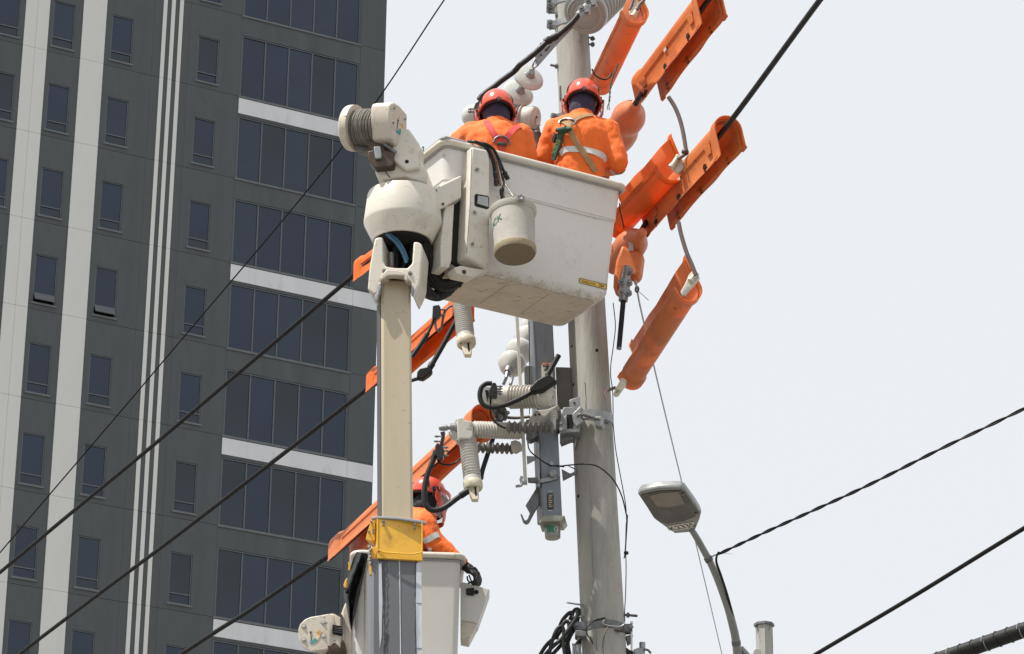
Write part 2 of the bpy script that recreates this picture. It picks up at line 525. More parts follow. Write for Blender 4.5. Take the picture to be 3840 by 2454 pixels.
def holed(u0, u1, w0, w1, zb, zt):
    """panel from u0..u1 over one storey (0..FL) with an opening"""
    return [(u0 + JU, w0, J, FL - J, -0.3, 0), (w1, u1 - JU, J, FL - J, -0.3, 0), (w0, w1, J, zb, -0.3, 0), (w0, w1, zt, FL - J, -0.3, 0)]
WB, WT = 0.29, 2.39                                # small window above the storey joint
def frame_boxes(w, h, t, n0, n1):
    return [(0, t, 0, h, n0, n1), (w - t, w, 0, h, n0, n1), (t, w - t, 0, t, n0, n1), (t, w - t, h - t, h, n0, n1)]
def small_window(u, z, opened, lit):
    wob = panel('swf', 'window', 'win_frame', u, z, frame_boxes(0.94, 2.1, 0.045, -0.11, -0.035) + [(0.045, 0.895, 0.405, 0.45, -0.10, -0.04)])
    k = random.choice((0, 0, 1, 2, 3))
    sub(wob, 'sp%d' % k, 'pane', 'glass_%d' % k, [(0.045, 0.895, 0.45, 2.055, -0.085, -0.075)])
    if not opened:
        sub(wob, 'ss%d' % k, 'vent_pane', 'glass_%d' % ((k + 1) % 3), [(0.045, 0.895, 0.045, 0.405, -0.095, -0.085)])
    else:
        sub(wob, 'hole', 'dark_opening', 'dark_room', [(0.045, 0.895, 0.045, 0.405, -0.29, -0.28)])
        s = sub(wob, 'sash', 'open_sash', 'win_frame', [(0, 0.84, -0.355, 0, -0.015, 0.015)], (0.05, -0.03, 0.40))
        s.rotation_euler = Matrix.Rotation(R(-30), 3, BD).to_euler()
    sub(wob, 'sill1', 'sill', 'sill', [(-0.06, 1.0, -0.075, -0.004, -0.05, 0.05)])
def band_window(u, z):
    wob = panel('bwf', 'window_band', 'win_frame', u, z, frame_boxes(5.39, 2.86, 0.05, -0.12, -0.03) + [(1.078 * k - .028, 1.078 * k + .028, .05, 2.81, -0.115, -0.035) for k in (1, 2, 3, 4)])
    for k in range(5):
        q = random.choice((0, 1, 1, 2, 3))
        sub(wob, 'bp%d' % q, 'pane', 'glass_%d' % q, [(0.0, 1.02, 0.05, 2.81, -0.085, -0.075)], (1.078 * k + .029, random.uniform(-.004, .004), 0))
    sub(wob, 'sill2', 'sill', 'sill', [(-0.07, 5.46, -0.075, -0.004, -0.05, 0.045)])
for n in range(-1, 9):
    z0 = Z1 - 2.885 - (n - 1) * FL                 # storey joint under storey n
    for ua, ub, wu, tag in ((-16, -12.1, None, 'a'), (-12.1, -9.54, -10.69, 'b'), (-8.52, -7.08, -8.34, 'c'), (-6.07, -3.97, -5.80, 'd'), (-2.37, -0.05, -1.97, 'e')):
        if wu is None:
            panel(tag, 'wall_panel', 'facade_grey', ua, z0, [(JU, ub - ua - JU, J, FL - J, -.3, 0)])
        else:
            panel(tag, 'wall_panel', 'facade_grey', ua, z0, holed(0, ub - ua, wu - ua, wu - ua + .94, WB, WT))
            small_window(wu, z0 + WB, n == 4 and tag in 'cd', False)
    for ua, ub in ((-9.54, -9.03), (-9.03, -8.52), (-7.08, -6.07)):
        panel('w%.2f' % (ub - ua), 'white_panel', 'facade_white', ua, z0, [(0.004, ub - ua - .004, .006, FL - .006, -.3, 0.035)])
    panel('t', 'wall_panel', 'facade_grey', -3.97, z0, [(JU, 1.6 - JU, J, FL - J, -.3, 0)])
    for k in range(3):
        panel('ts', 'white_fin', 'facade_white', -3.6 + .36 * k, z0, [(0, .165, .006, FL - .006, -.02, 0.03)])
    # bay with the wide window band
    band_window(0.0, z0 + .02)
    white = n % 2 == 1
    panel('rs', 'wall_panel', 'facade_grey', 5.45, z0, [(JU, 1.165, J, FL - J, -.3, 0)])
    if n >= 0:
        panel('spn', 'spandrel_panel', 'facade_grey', -0.05, z0, [(JU, 5.49, -0.91, -0.001, -.3, 0)] if True else None)
        [panel('lint%d' % q, 'window_jamb', 'facade_grey', -0.05, z0, [((JU, .045), (5.442, 5.49))[q] + (.005, 2.885, -.3, 0)]) for q in (0, 1)]
        if white:
            panel('wb', 'white_spandrel', 'facade_strip', -0.05, z0, [(0.01, 5.495, -0.79, -0.085, 0.004, 0.03), (5.505, 6.665, -0.79, -0.085, 0.004, 0.03)])

# ================================================================== the concrete pole
def hit(px, py, o, n):
    d = ray(px, py)
    return CAM + d * ((o - CAM).dot(n) / d.dot(n))
YP = 18.5
PA, PB = P(2147.5, 160, YP), P(2265.5, 2440, YP)       # axis, upper and lower reading
PD = (PA - PB).normalized()
RA, RB = 62.5 * mpp(PA), 83.5 * mpp(PB)
def pole_c(z):
    return PB + PD * ((z - PB.z) / PD.z)
def pole_r(z):
    return RB + (RA - RB) * (z - PB.z) / (PA.z - PB.z)
def pole_at(px, py):
    """axis point of the pole at the height a pixel row shows it"""
    return pole_c(P(px, py, YP).z)
def pole_hit(px, py, lift=0.0):
    d = ray(px, py)
    d = d / d.y
    lo, hi = YP - 0.4, YP + 0.02
    fn = lambda y: ((lambda p: ((p - pole_c(p.z)) - PD * (p - pole_c(p.z)).dot(PD)).length - pole_r(p.z) - lift)(CAM + d * y))
    a = lo
    while a < hi and fn(a) > 0:
        a += 0.004
    return CAM + d * a
pole = thing('utility_pole', 'tapered grey concrete utility pole, leaning slightly left, behind the upper bucket', 'utility pole', pole_c(0))
z0, z1 = 0.0, P(2140, -230, YP).z
g = G()
n = 30
g.rings([[pole_c(z) + V(math.cos(a), math.sin(a), 0) * pole_r(z) for a in [2 * math.pi * k / 48 for k in range(48)]] for z in [z0 + (z1 - z0) * i / n for i in range(n + 1)]])
put('shaft', g, 'concrete', pole)
# mould seam
pts = [pole_hit(x, y, 0.0005) for x, y in [(2133, 300), (2186, 1300), (S4(912, 1000)), (S4(925, 1300)), (S1(745, 100)), (S1(755, 600)), (S1(780, 1000)), (S1(800, 1500))]]
g = G().tube(spline(pts, 6), 0.0021, 5)
put('mould_seam', g, 'seam', pole)
pts = [pole_hit(*q, 0.0003) for q in (S4(905, 880), S4(912, 1000), S4(918, 1150), S4(922, 1290))]
put('crack', G().tube([p + V(random.uniform(-.003, .003), 0, 0) for p in spline(pts, 5)], 0.0028, 5), 'hole', pole)
for q in (W6(684, 491), W6(706, 812), W6(425, 190), S4(753, 455), S4(1040, 507), S4(771, 903), S1(632, 484), R5(1465, 1092), R5(1444, 595)):
    p = pole_hit(*q)
    d = (p - pole_c(p.z)).normalized()
    put('bolt_hole', G().lathe(p - d * .01, p + d * .0012, [(0, .0105), (1, .0105)], 14), 'hole', pole)
# chalk scrawl
def chalk(*pts, w=0.0022):
    pp = [pole_hit(*q, 0.0012) for q in pts]
    put('chalk_mark', G().tube(spline(pp, 4), w, 4), 'chalk', pole)
chalk(S4(1140, 955), S4(1150, 970), S4(1190, 968), w=.003)
chalk(S4(1138, 960), S4(1128, 1000), S4(1140, 1030), S4(1150, 1068), w=.004)
chalk(W6(730, 745), W6(765, 775), W6(795, 780))
chalk(W6(768, 752), W6(764, 775))
chalk(S1(970, 60), S1(985, 90), S1(965, 110), S1(990, 140), S1(1010, 190), w=.0018)
chalk(S1(990, 10), S1(1010, 30), S1(985, 55), w=.0018)
chalk(S1(855, 460), S1(880, 470), w=.003)
chalk(S1(938, 580), S1(960, 640), S1(940, 655), S1(978, 650), w=.002)
chalk(S1(1005, 740), S1(1020, 755), w=.002)
chalk(S1(990, 780), S1(1030, 800), S1(1045, 825), w=.0022)
chalk(S1(990, 830), S1(995, 870), S1(1015, 890), S1(1040, 888), w=.0028)
chalk(S1(1000, 800), S1(985, 830), S1(1008, 850), w=.002)
chalk(S4(1115, 790), S4(1125, 750), S4(1140, 725), w=.0014)
for k in range(9):
    q = S6(1045 + random.uniform(-20, 35), 700 + k * 45)
    chalk(q, (q[0] + random.uniform(-6, 8), q[1] + random.uniform(6, 14)), (q[0] + random.uniform(-8, 8), q[1] + random.uniform(16, 22)), w=.0012)
def band(zc, h, m, name='band_clamp', extra=0.004, lugs=()):
    g = G()
    r0 = pole_r(zc)
    g.rings([[pole_c(zz) + V(math.cos(a), math.sin(a), 0) * rr for a in [2 * math.pi * k / 48 for k in range(48)]]
             for zz, rr in ((zc - h / 2, r0 - .004), (zc - h / 2, r0 + extra), (zc + h / 2, r0 + extra), (zc + h / 2, r0 - .004))], True, False)
    b = put(name, g, m, pole)
    for x, dep, ww in lugs:                                  # bolted ears, left (-) or right (+)
        s = 1 if x > 0 else -1
        cc = pole_c(zc) + V(s * (r0 + abs(x)), dep, 0)
        for yy in (-.022, .022):
            lg = G().prism([cc + V(-s * .05, yy, -h * .5), cc + V(s * ww * .3, yy, -h * .5), cc + V(s * ww, yy - .012, -h * .45), cc + V(s * ww, yy - .012, h * .45), cc + V(s * ww * .3, yy, h * .5), cc + V(-s * .05, yy, h * .5)], V(0, .006, 0))
            put('lug', lg, m, b, bevel=.0015)
        bt = G().lathe(cc + V(s * .012, -.05, 0), cc + V(s * .012, .06, 0), [(0, .007), (1, .007)], 10)
        bt.bolt(cc + V(s * .012, -.034, 0), V(0, -1, 0), .014, .012)
        put('clamp_bolt', bt, 'bolt', b)
    return b
band(pole_at(2140, 20).z, 0.045, 'galv', lugs=((-.02, -.03, .03), (-.02, .05, .03)))
band(pole_at(2145, 103).z, 0.04, 'galv', lugs=((-.02, -.03, .035), (.015, 0, .03)))
band(pole_at(2240, 1580).z, 0.055, 'galv', extra=.005)
band(pole_at(*S1(850, 1290)).z, 0.05, 'galv_dark', lugs=((-.02, -.06, .02), (.02, -.03, .02)))
def step_bolt(px0, py0, px1, py1, r=.008, Y=YP - .02):
    a, b = P(px0, py0, Y), P(px1, py1, Y - .02)
    g = G().tube([a, b], r, 8)
    d = (b - a).normalized()
    g.lathe(a + d * .02, a + d * .032, [(0, .016), (1, .016)], 6)
    put('step_bolt', g, 'galv_dark', pole)
step_bolt(*W6(465, 775), *W6(350, 752))
step_bolt(*S1(1080, 1128), *S1(1222, 1140))
step_bolt(*W6(800, 435), *W6(862, 455), r=.006)
step_bolt(*W6(800, 512), *W6(858, 518), r=.006)
# flat step with plate at the lower left
g = G().prism(pix([S1(482, 1002), S1(500, 995), S1(640, 1015), S1(672, 1020), S1(668, 1140), S1(640, 1150), S1(636, 1028)], YP - .10), V(0, .012, 0))
put('step_plate', g, 'galv_dark', pole, bevel=.002)
# gusset plates against the left side of the pole
g = G().prism(pix([R5(1425, 530), R5(1455, 528), R5(1450, 600), R5(1436, 660), R5(1430, 600)], YP - .09), V(0, .06, 0))
put('stay_plate', g, 'concrete', pole)
g = G().prism(pix([W6(455, 1000), W6(480, 985), W6(482, 1060), W6(470, 1140), W6(457, 1140)], YP - .06), V(0, .02, 0))
put('stay_plate', g, 'galv_dark', pole)
# plate bracket behind the right-hand lineman's shoulder
g = G().prism(pix([W4(430, 690), W4(530, 660), W4(545, 800), W4(440, 800)], YP - .12), V(0, .01, 0))
put('bracket_plate', g, 'galv', pole, bevel=.002)
g = G()
p = P(*W4(415, 735), YP - .13)
g.bolt(p, V(-1, -.4, 0), .02, .03)
put('clamp_bolt', g, 'bolt', pole)
# antennas and small boxes on the bottom band
for (xa, ya), (xb, yb) in ((S1(1163, 1200), S1(1163, 1500)), (S1(556, 1430), S1(556, 1640))):
    a, b = P(xa, ya, YP - .05), P(xb, yb, YP - .05)
    an = put('antenna', G().lathe(b, a, [(0, .006), (.93, .006), (.931, .009), (1, .009)], 10), 'antenna_white', label='thin white rod antenna with black tip beside the pole, ' + ('right of it' if xa > 2300 else 'left of it'), cat='antenna', group='rod antennas at the foot of the picture')
for q0, q1, q2 in ((S1(640, 1250), S1(575, 1300), S1(700, 1345)),):
    pass
g = G().prism(pix([S1(575, 1290), S1(630, 1285), S1(690, 1300), S1(690, 1350), S1(600, 1360), S1(575, 1340)], YP - .16), V(0, .08, 0))
put('cable_bracket', g, 'galv_dark', pole, bevel=.004)
g = G().prism(pix([S1(985, 1275), S1(1150, 1298), S1(1150, 1312), S1(985, 1292)], YP - .12), V(0, .02, 0))
put('clamp_rod', g, 'rust', pole)
g = G().prism(pix([S1(1100, 1345), S1(1180, 1330), S1(1170, 1400), S1(1120, 1430)], YP - .02), V(0, .05, 0))
put('cable_bracket', g, 'galv_dark', pole, bevel=.004)
# small camera-like box at the right of the pole foot
t = thing('sensor_box', 'small grey sensor box with round cap and bent hook beside the pole', 'sensor', P(*S1(1240, 1539), YP + .05))
put('housing', G().prism(pix([S1(1180, 1490), S1(1235, 1468), S1(1305, 1475), S1(1300, 1545), S1(1190, 1545)], YP), V(0, .1, 0)), 'galv', t, bevel=.004)
put('cap', G().lathe(P(*S1(1274, 1480), YP + .04), P(*S1(1274, 1418), YP + .04), [(0, .018), (1, .018)], 16), 'galv', t)
put('hook', G().tube(spline(pix([S1(1290, 1490), S1(1330, 1495), S1(1355, 1520), S1(1368, 1524)], YP - .01)), .007, 8), 'galv_dark', t)
put('cover', G().prism(pix([S1(1105, 1462), S1(1140, 1490), S1(1180, 1500), S1(1180, 1550), S1(1105, 1550)], YP - .03), V(0, .08, 0)), 'black_rubber', t, bevel=.006)

# ================================================================== upper aerial lift
YB = 16.78
d1, d2 = V(math.cos(R(29)), math.sin(R(29)), 0), V(-math.sin(R(29)), math.cos(R(29)), 0)
FLT = P(1669, 530, 16.9)
def BK(s, t, z):
    return FLT + d1 * s + d2 * t + V(0, 0, z)
def BT(px, py, t):
    """where a pixel's ray meets the upright plane t behind the bucket's front rim"""
    return hit(px, py, FLT + d2 * t, d2)
BL, BW, BH = 1.165, 0.64, 0.715
lift = thing('aerial_lift', 'upper aerial lift, beige boom on yellow collar carrying a white two-man bucket', 'aerial lift', P(1480, 2454, YB - .9) * 1.0 - V(0, 0, P(1480, 2454, YB - .9).z))
# --- the bucket: open tapered tub
def rr(s0, s1, t0, t1, z, rad, n=5):
    out = []
    for cx_, cy_, a0 in ((s1 - rad, t0 + rad, -90), (s1 - rad, t1 - rad, 0), (s0 + rad, t1 - rad, 90), (s0 + rad, t0 + rad, 180)):
        for k in range(n + 1):
            a = R(a0 + 90 * k / n)
            out.append(BK(cx_ + math.cos(a) * rad, cy_ + math.sin(a) * rad, z))
    return out
B0 = (.055, 1.10, .05, .565)
def tub(f, ins=0.0, rad=.035):
    """outline at depth fraction f below the rim"""
    return (0 + B0[0] * f + ins, BL + (B0[1] - BL) * f - ins, B0[2] * f + ins, BW + (B0[3] - BW) * f - ins)
g = G()
prof = [(0.0, 0), (.30, 0), (.303, .004), (.55, .004), (.93, .0), (.965, .010), (.99, .028), (1.0, .055)]
rings = [rr(*tub(f, i), -BH * f, .045) for f, i in prof]
inner = [rr(*tub(f, .012 + i * .5), -BH * f + .012, .04) for f, i in reversed(prof[:6])]
g.rings(rings + [], True, False)
n = len(rings[0])
g2 = G()
g2.rings(rings, True, False)
g2.add(rings[-1], [tuple(range(n))])
bucket = put('bucket', g2, 'bucket_white', lift)
g3 = G().rings(inner, True, False)
g3.add(inner[0], [tuple(range(n))])
put('liner', g3, 'bucket_white', bucket)
fl = [p - V(0, 0, .0015) for p in rr(*tub(1.0, .05), -BH, .045)]
put('floor_skid', G().prism(fl, V(0, 0, .001)), 'bucket_floor', bucket)
for k in range(3):
    s0 = .22 + k * .27
    rib = G().prism([BK(s0, .14, -BH - .006), BK(s0 + .02, .14, -BH - .006), BK(s0 + .02, .46, -BH - .006), BK(s0, .46, -BH - .006)], V(0, 0, .005))
    put('floor_rib', rib, 'bucket_floor', bucket)
# rolled rim
def rim_path(ins, z, rad):
    return rr(-ins, BL + ins, -ins, BW + ins, z, rad, 6)
path = rim_path(.012, -.004, .05)
path = path + [path[0]]
put('rim', G().tube(path, .021, 14), 'lift_white', bucket)
path = rim_path(.008, -.028, .05)
put('rim_lip_shadow', G().tube(path + [path[0]], .005, 6), 'grey_trim', bucket)  # thin grey bead paints the shadow line under the rim
# dark edge trim along the left end of the bucket
put('edge_trim', G().tube([BK(.12, -.02, .014), BK(-.01, -.02, .014), BK(-.02, .0, .012), BK(-.02, .5, .012)], .009, 8), 'grey_trim', bucket)
# load plate
zc = BT(*W5(1243, 981), .06)
nrm = (BK(.5, B0[2], -BH) - BK(.5, 0, 0)).normalized()          # down the front face
def front(px, py, lift_=0.0):
    o_ = BK(.5, 0, 0)
    nn = d1.cross(nrm).normalized()
    if nn.y > 0:
        nn = -nn
    return hit(px, py, o_ + nn * lift_, nn)
lab = [front(*W5(*q), .0035) for q in ((1122, 932), (1364, 990), (1362, 1033), (1120, 972))]
put('load_plate', G().prism(lab, d2 * .002), 'label_yellow', bucket)
ex, ey = (lab[1] - lab[0]), (lab[0] - lab[3])
L_, H_ = ex.length, ey.length
ex, ey = ex.normalized(), ey.normalized()
lc = sum(lab, Vector((0, 0, 0))) / 4 - d2 * .0012
put_text('RATED LOAD', H_ * .52, lambda x, y: lc - ex * L_ * .17 - ey * H_ * .06 + ex * x * 1.02 + ey * y, 'print_black', bucket, .0002)
put_text('256', H_ * .82, lambda x, y: lc + ex * L_ * .30 - ey * H_ * .02 + ex * x + ey * y, 'print_black', bucket, .0004)
g = G()
for a, b in ((0, 1), (1, 2), (2, 3), (3, 0)):
    g.tube([lab[a] - d2 * .001, lab[b] - d2 * .001], .0013, 4)
put('plate_border', g, 'print_black', bucket)
# raised seam and stains on the front
put('seam_mark', G().tube(spline([front(*W5(*q), .0005) for q in ((380, 205), (640, 235), (900, 300), (1180, 375), (1430, 428))]), .0022, 5), 'label_white', bucket)

# --- mounting plate on the bucket's left
TP = -.085
pl = [BT(*q, TP) for q in (W1(1322, 520), W3(700, 1072), W5(335, 790), W5(300, 838), W5(118, 760))]
plate = put('mounting_plate', G().prism([BT(1768, 549, TP), BT(1829, 562, TP), BT(1838, 600, TP), BT(1836, 985, TP), BT(1825, 1003, TP), BT(1748, 962, TP)], d2 * .125), 'lift_white', lift, bevel=.014)
for q in ((1787, 638), (1778, 798), (1770, 917)):
    p = BT(*q, TP)
    put('dimple', G().lathe(p + d2 * .004, p - d2 * .0025, [(0, .021), (1, .019)], 20), 'winch_white', plate)
    put('bolt', G().bolt(p - d2 * .003, -d2, .009, .008), 'bolt', plate)
hp = [BT(*W1(*q), TP - .0015) for q in ((1372, 968), (1488, 988), (1500, 1005), (1498, 1105), (1480, 1118), (1372, 1090), (1358, 1075), (1358, 985))]
hole = put('slot', G().prism(hp, d2 * .001), 'hole', plate)
hp2 = [BT(*W1(*q), TP - .003) for q in ((1392, 985), (1490, 1000), (1492, 1095), (1385, 1060))]
put('slot_web', G().prism(hp2, d2 * .001), 'grey_trim', plate)
put('seam', G().tube([BT(1768, 560, TP - .001), BT(1764, 760, TP - .001), BT(1749, 950, TP - .001)], .0016, 4), 'seam', plate)
# lower lugs of the plate
lugp = [BT(*W2(*q), TP + .03) for q in ((1035, 395), (1100, 375), (1200, 395), (1385, 420), (1310, 440), (1215, 490), (1060, 455))]
put('lower_lug', G().prism(lugp, d2 * .09), 'lift_white', plate, bevel=.006)
p = BT(*W2(1130, 437), TP + .028)
put('lug_pin', G().lathe(p, p - d2 * .006, [(0, .013), (1, .011)], 14), 'rust', plate)
# inner channel left of the plate
ch = [BT(*q, -.02) for q in (W1(1075, 1090), W1(1165, 1060), W1(1150, 1330), W2(1022, 60), W2(1010, 330), W2(985, 400), W2(905, 385), W2(905, 120), W1(1040, 1390))]
put('channel', G().prism(ch, d2 * .12), 'lift_white', lift, bevel=.006)
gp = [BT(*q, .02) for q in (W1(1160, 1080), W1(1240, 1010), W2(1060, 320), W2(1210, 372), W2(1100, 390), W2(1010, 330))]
put('gap_dark', G().prism(gp, d2 * .03), 'hole', lift)  # near-black sheet filling the gap between channel and plate
# arm from the turret to the plate
arm = [BT(*W1(*q), -.045) for q in ((850, 990), (985, 905), (1235, 785), (1235, 1000), (1085, 1090), (1020, 1120), (920, 1110))]
ao = put('bucket_arm', G().prism(arm, d2 * .12), 'lift_white', lift, bevel=.010)
for q in ((983, 942), (1052, 1068)):
    p = BT(*W1(*q), -.045)
    put('bolt', G().bolt(p, -d2, .008, .008), 'rust', ao)

# --- turret drum
def upright(px, Y):
    """vertical axis through a pixel column; returns f(py) -> axis point at the height that pixel row shows"""
    def f(py):
        return P(px, py, Y)
    return f
TX = 1514
ta = P(TX, 722, YB + .12)
def TZ(py):
    return V(ta.x, ta.y, P(TX, py, YB - .08).z)
k = mpp(ta)
g = G()
rt, rb_ = 136 * k, 112 * k
g.lathe(TZ(853), TZ(673), [(0, rb_ * .9), (0.0, rb_), (.06, rb_ * 1.04), (.36, rt * 1.07), (.40, rt * 1.08), (.95, rt), (.985, rt * .98), (1.0, rt * .93), (1.0, rt * .4)], 48)
put('turret', g, 'lift_white', lift, sharp=30)
g = G().lathe(TZ(853) - V(0, 0, .003), TZ(853) + V(0, 0, .02), [(0, rb_ * .93), (1, rb_ * .93)], 40)
put('turret_opening', g, 'hole', lift)
# --- boom head fork
YF = YB - .07
fk = [W2(*q) for q in ((268, 118), (300, 102), (345, 100), (350, 330), (375, 382), (470, 396), (585, 398), (628, 350), (642, 145), (690, 146), (718, 170), (732, 215), (716, 420), (712, 500), (700, 555), (640, 680), (622, 640), (622, 540), (590, 518), (560, 515), (555, 470), (395, 440), (390, 495), (330, 512), (300, 640), (255, 655), (200, 600), (215, 420), (242, 250))]
fork = put('boom_head', G().prism(pix(fk, YF), V(0.03, .19, 0)), 'lift_white', lift, bevel=.010)
br = [W2(*q) for q in ((385, 412), (480, 420), (560, 440), (590, 470), (585, 520), (556, 515), (550, 472), (470, 468), (395, 470), (352, 502), (330, 510), (335, 470))]
put('head_bridge', G().prism(pix(br, YF - .03), V(0.005, .05, 0)), 'winch_white', fork, bevel=.005)
for q in ((362, 428), (610, 452)):
    p = P(*W2(*q), YF)
    gb = G().lathe(p, p + V(0, -.006, 0), [(0, .012), (1, .011)], 16)
    gb.bolt(p + V(0, -.005, 0), V(0, -1, 0), .007, .006)
    put('bolt', gb, 'bolt', fork)
for sx in (0, 1):
    pts = ([(305, 545), (328, 530), (330, 580), (312, 640), (300, 690), (285, 722), (262, 700), (275, 655), (290, 640)] if sx == 0 else [(622, 565), (640, 575), (648, 610), (640, 640), (622, 668), (618, 640)])
    lk = put('side_link', G().prism(pix([W2(*q) for q in pts], YF - .012), V(.004, .02, 0)), 'galv', fork, bevel=.004)
# gearbox casting and dark hose well behind the fork
cst = [W2(*q) for q in ((300, 70), (600, 60), (900, 105), (905, 300), (820, 420), (700, 520), (560, 540), (420, 540), (330, 520), (280, 300))]
put('slew_drive', G().prism(pix(cst, YB + .20), V(.05, .16, 0)), 'black_rubber', lift, bevel=.02)
# hoses looping through the fork and under the bucket
def hosepts(*q, Y0=YB + .14, Y1=None):
    n = len(q)
    return spline([P(*W2(*p), Y0 + ((Y1 if Y1 is not None else Y0) - Y0) * i / (n - 1)) for i, p in enumerate(q)], 8)
for k_ in range(9):
    o_ = k_ * 20
    put('hydraulic_hose', G().tube(hosepts((700 + o_ * .5, 60), (735 + o_ * .55, 250), (745 + o_ * .6, 420), (800 + o_ * .65, 540 - o_ * .12), (930 + o_ * .6, 600 - o_ * .5), (1090 + o_ * .2, 560 - o_ * .55), Y0=YB + .10 + (k_ % 3) * .04, Y1=YB + .34), .016, 9), 'black_rubber', lift)
for k_ in range(7):
    o_ = k_ * 30
    put('hydraulic_hose', G().tube(hosepts((640 + o_ * .6, 500 + o_ * .1), (680 + o_ * .6, 590 + o_ * .1), (760 + o_ * .55, 660 + o_ * .05), (880, 690 - o_ * .4), (990 + o_, 640 - o_), Y0=YB + .2 + (k_ % 2) * .05, Y1=YB + .4), .018, 9), 'black_rubber', lift)
for k_ in range(8):
    x0 = 320 + k_ * 52
    put('hydraulic_hose', G().tube(hosepts((x0 + 30, 40), (x0 - 5, 180), (x0 + 40 * math.sin(k_ * 2.1), 330), (x0 + 30 * math.sin(k_ * 1.3), 470), Y0=YB + .14 + (k_ % 3) * .03), .017, 9), 'black_rubber', lift)
for q, w_ in ((((385, 70), (470, 150), (530, 240), (575, 345)), .010), (((400, 60), (490, 130), (550, 220), (590, 320)), .006)):
    put('blue_hose', G().tube(hosepts(*q, Y0=YB + .0), w_, 8), 'blue_hose', lift)
put('pin', G().lathe(P(*W2(432, 380), YB + .05), P(*W2(428, 255), YB + .05), [(0, .015), (1, .015)], 12), 'bolt', lift)

# --- boom: inner section, collar, outer section. It leans back: the truck stands nearer
fn = V(math.sin(R(8)), -math.cos(R(8)), 0)
fs = V(math.cos(R(8)), math.sin(R(8)), 0)
def boom_sec(y, x0, x1, Y, dep):
    a, b = P(x0, y, Y), P(x1, y, Y)
    b = a + fs * ((b - a).length)
    return [a, b, b - fn * dep, a - fn * dep]
LEAN = .10
def BY(y):
    return YB - .02 - (y - 1050) * LEAN / 890
lo, hi = boom_sec(2000, 1432, 1552, BY(2000), .17), boom_sec(1045, 1428.5, 1542, BY(1045), .17)
inner_boom = put('inner_boom', G().hexa(lo, hi), 'boom_beige', lift, bevel=.016)
g = G()
put('wear_strip', G().hexa([p + fs * -.004 - fn * .012 for p in (lo[0], lo[0] + fs * .003, lo[3] + fs * .003, lo[3])], [p + fs * -.004 - fn * .012 for p in (hi[0], hi[0] + fs * .003, hi[3] + fs * .003, hi[3])]), 'boom_edge', inner_boom)
lo, hi = boom_sec(2094, 1414, 1586, BY(2094) - .045, .27), boom_sec(1946, 1415, 1587, BY(1946) - .045, .27)
collar = put('boom_collar', G().hexa(lo, hi), 'yellow_paint', lift, bevel=.004)
put('top_seal', G().prism([P(*R6(*q), BY(1940) - .05) for q in ((640, 412), (690, 405), (860, 412), (1060, 440), (1092, 455), (1085, 470), (1060, 462), (860, 432), (690, 424), (640, 430))], V(.0, .03, 0)), 'grey_trim', collar, bevel=.003)
for q in ((740, 455), (741, 483), (997, 478), (997, 508)):
    p = P(*R6(*q), BY(1960) - .047)
    put('bolt', G().bolt(p, fn, .0075, .012), 'bolt', collar)
put('weld', G().tube([P(*R6(*q), BY(2070) - .049) for q in ((693, 682), (745, 705), (800, 708), (870, 714), (985, 718), (1055, 703))], .004, 6), 'yellow_paint', collar)
put('weld', G().tube([P(*R6(690, 430), BY(1950) - .047), P(*R6(690, 700), BY(2060) - .047)], .004, 6), 'yellow_paint', collar)
put('weld', G().tube([P(*R6(1056, 460), BY(1950) - .047), P(*R6(1056, 730), BY(2060) - .047)], .004, 6), 'yellow_paint', collar)
sp = put('side_plate', G().prism([P(*R6(*q), BY(1960) + .0) for q in ((640, 432), (668, 425), (672, 600), (640, 612), (592, 598), (600, 560))], V(.05, .2, 0)), 'yellow_paint', collar, bevel=.003)
for q in ((640, 455), (620, 535), (658, 520), (658, 545)):
    p = P(*R6(*q), BY(1960) - .002)
    put('bolt', G().bolt(p, V(-.5, -1, 0), .006, .008), 'bolt', collar)
put('hinge_plate', G().prism([P(*R6(*q), BY(2050) - .03) for q in ((625, 665), (688, 655), (686, 700), (640, 885), (622, 895), (618, 800), (612, 720))], V(.02, .05, 0)), 'yellow_paint', collar, bevel=.003)
for k_ in range(6):
    p = P(*R6(628 + (k_ % 2) * 8, 660 + k_ * 27), BY(2050) - .034)
    put('bolt', G().bolt(p, V(-.4, -1, 0), .008, .016), 'galv', collar)
tx = P(1393, 2454, BY(2454) - .03)
lo_y = 2454
a0, a1 = boom_sec(2090, 1393, 1582, BY(2090) - .03, .26), boom_sec(2454, 1393, 1583, BY(2454) - .03, .26)
base = []
for u_, v_ in zip(a0, a1):
    d = (v_ - u_)
    base.append(u_ + d * ((u_.z - 1.4) / -d.z))
outer = put('outer_boom', G().hexa(base, a0), 'boom_grey', lift, bevel=.012)
ctr = sum(base, Vector((0, 0, 0))) / 4
put('pedestal', G().lathe(V(ctr.x, ctr.y, 0), V(ctr.x, ctr.y, 1.45), [(0, .6), (.2, .6), (.22, .42), (1, .38)], 32), 'lift_white', lift)
def on_outer(px, py, o_=.001):
    return hit(px, py, a0[0] + fn * o_, Vector(fn) + V(0, 0, 0) if False else (a0[1] - a0[0]).cross(a1[0] - a0[0]).normalized())
put('edge_strip', G().prism([on_outer(*R6(*q)) + fn * .001 for q in ((1008, 800), (1048, 760), (1052, 1120), (1054, 1545), (1012, 1545), (1004, 1120))], fn * .002), 'boom_pale', outer)
for q0, q1 in (((1010, 1120), (1052, 1125)), ((1012, 1490), (1052, 1494))):
    put('strip_joint', G().tube([on_outer(*R6(*q0)) + fn * .004, on_outer(*R6(*q1)) + fn * .004], .002, 4), 'seam', outer)
put('centre_weld', G().tube([on_outer(*R6(868, 735)), on_outer(*R6(874, 1000)), on_outer(*R6(880, 1545))], .003, 6), 'boom_pale', outer)
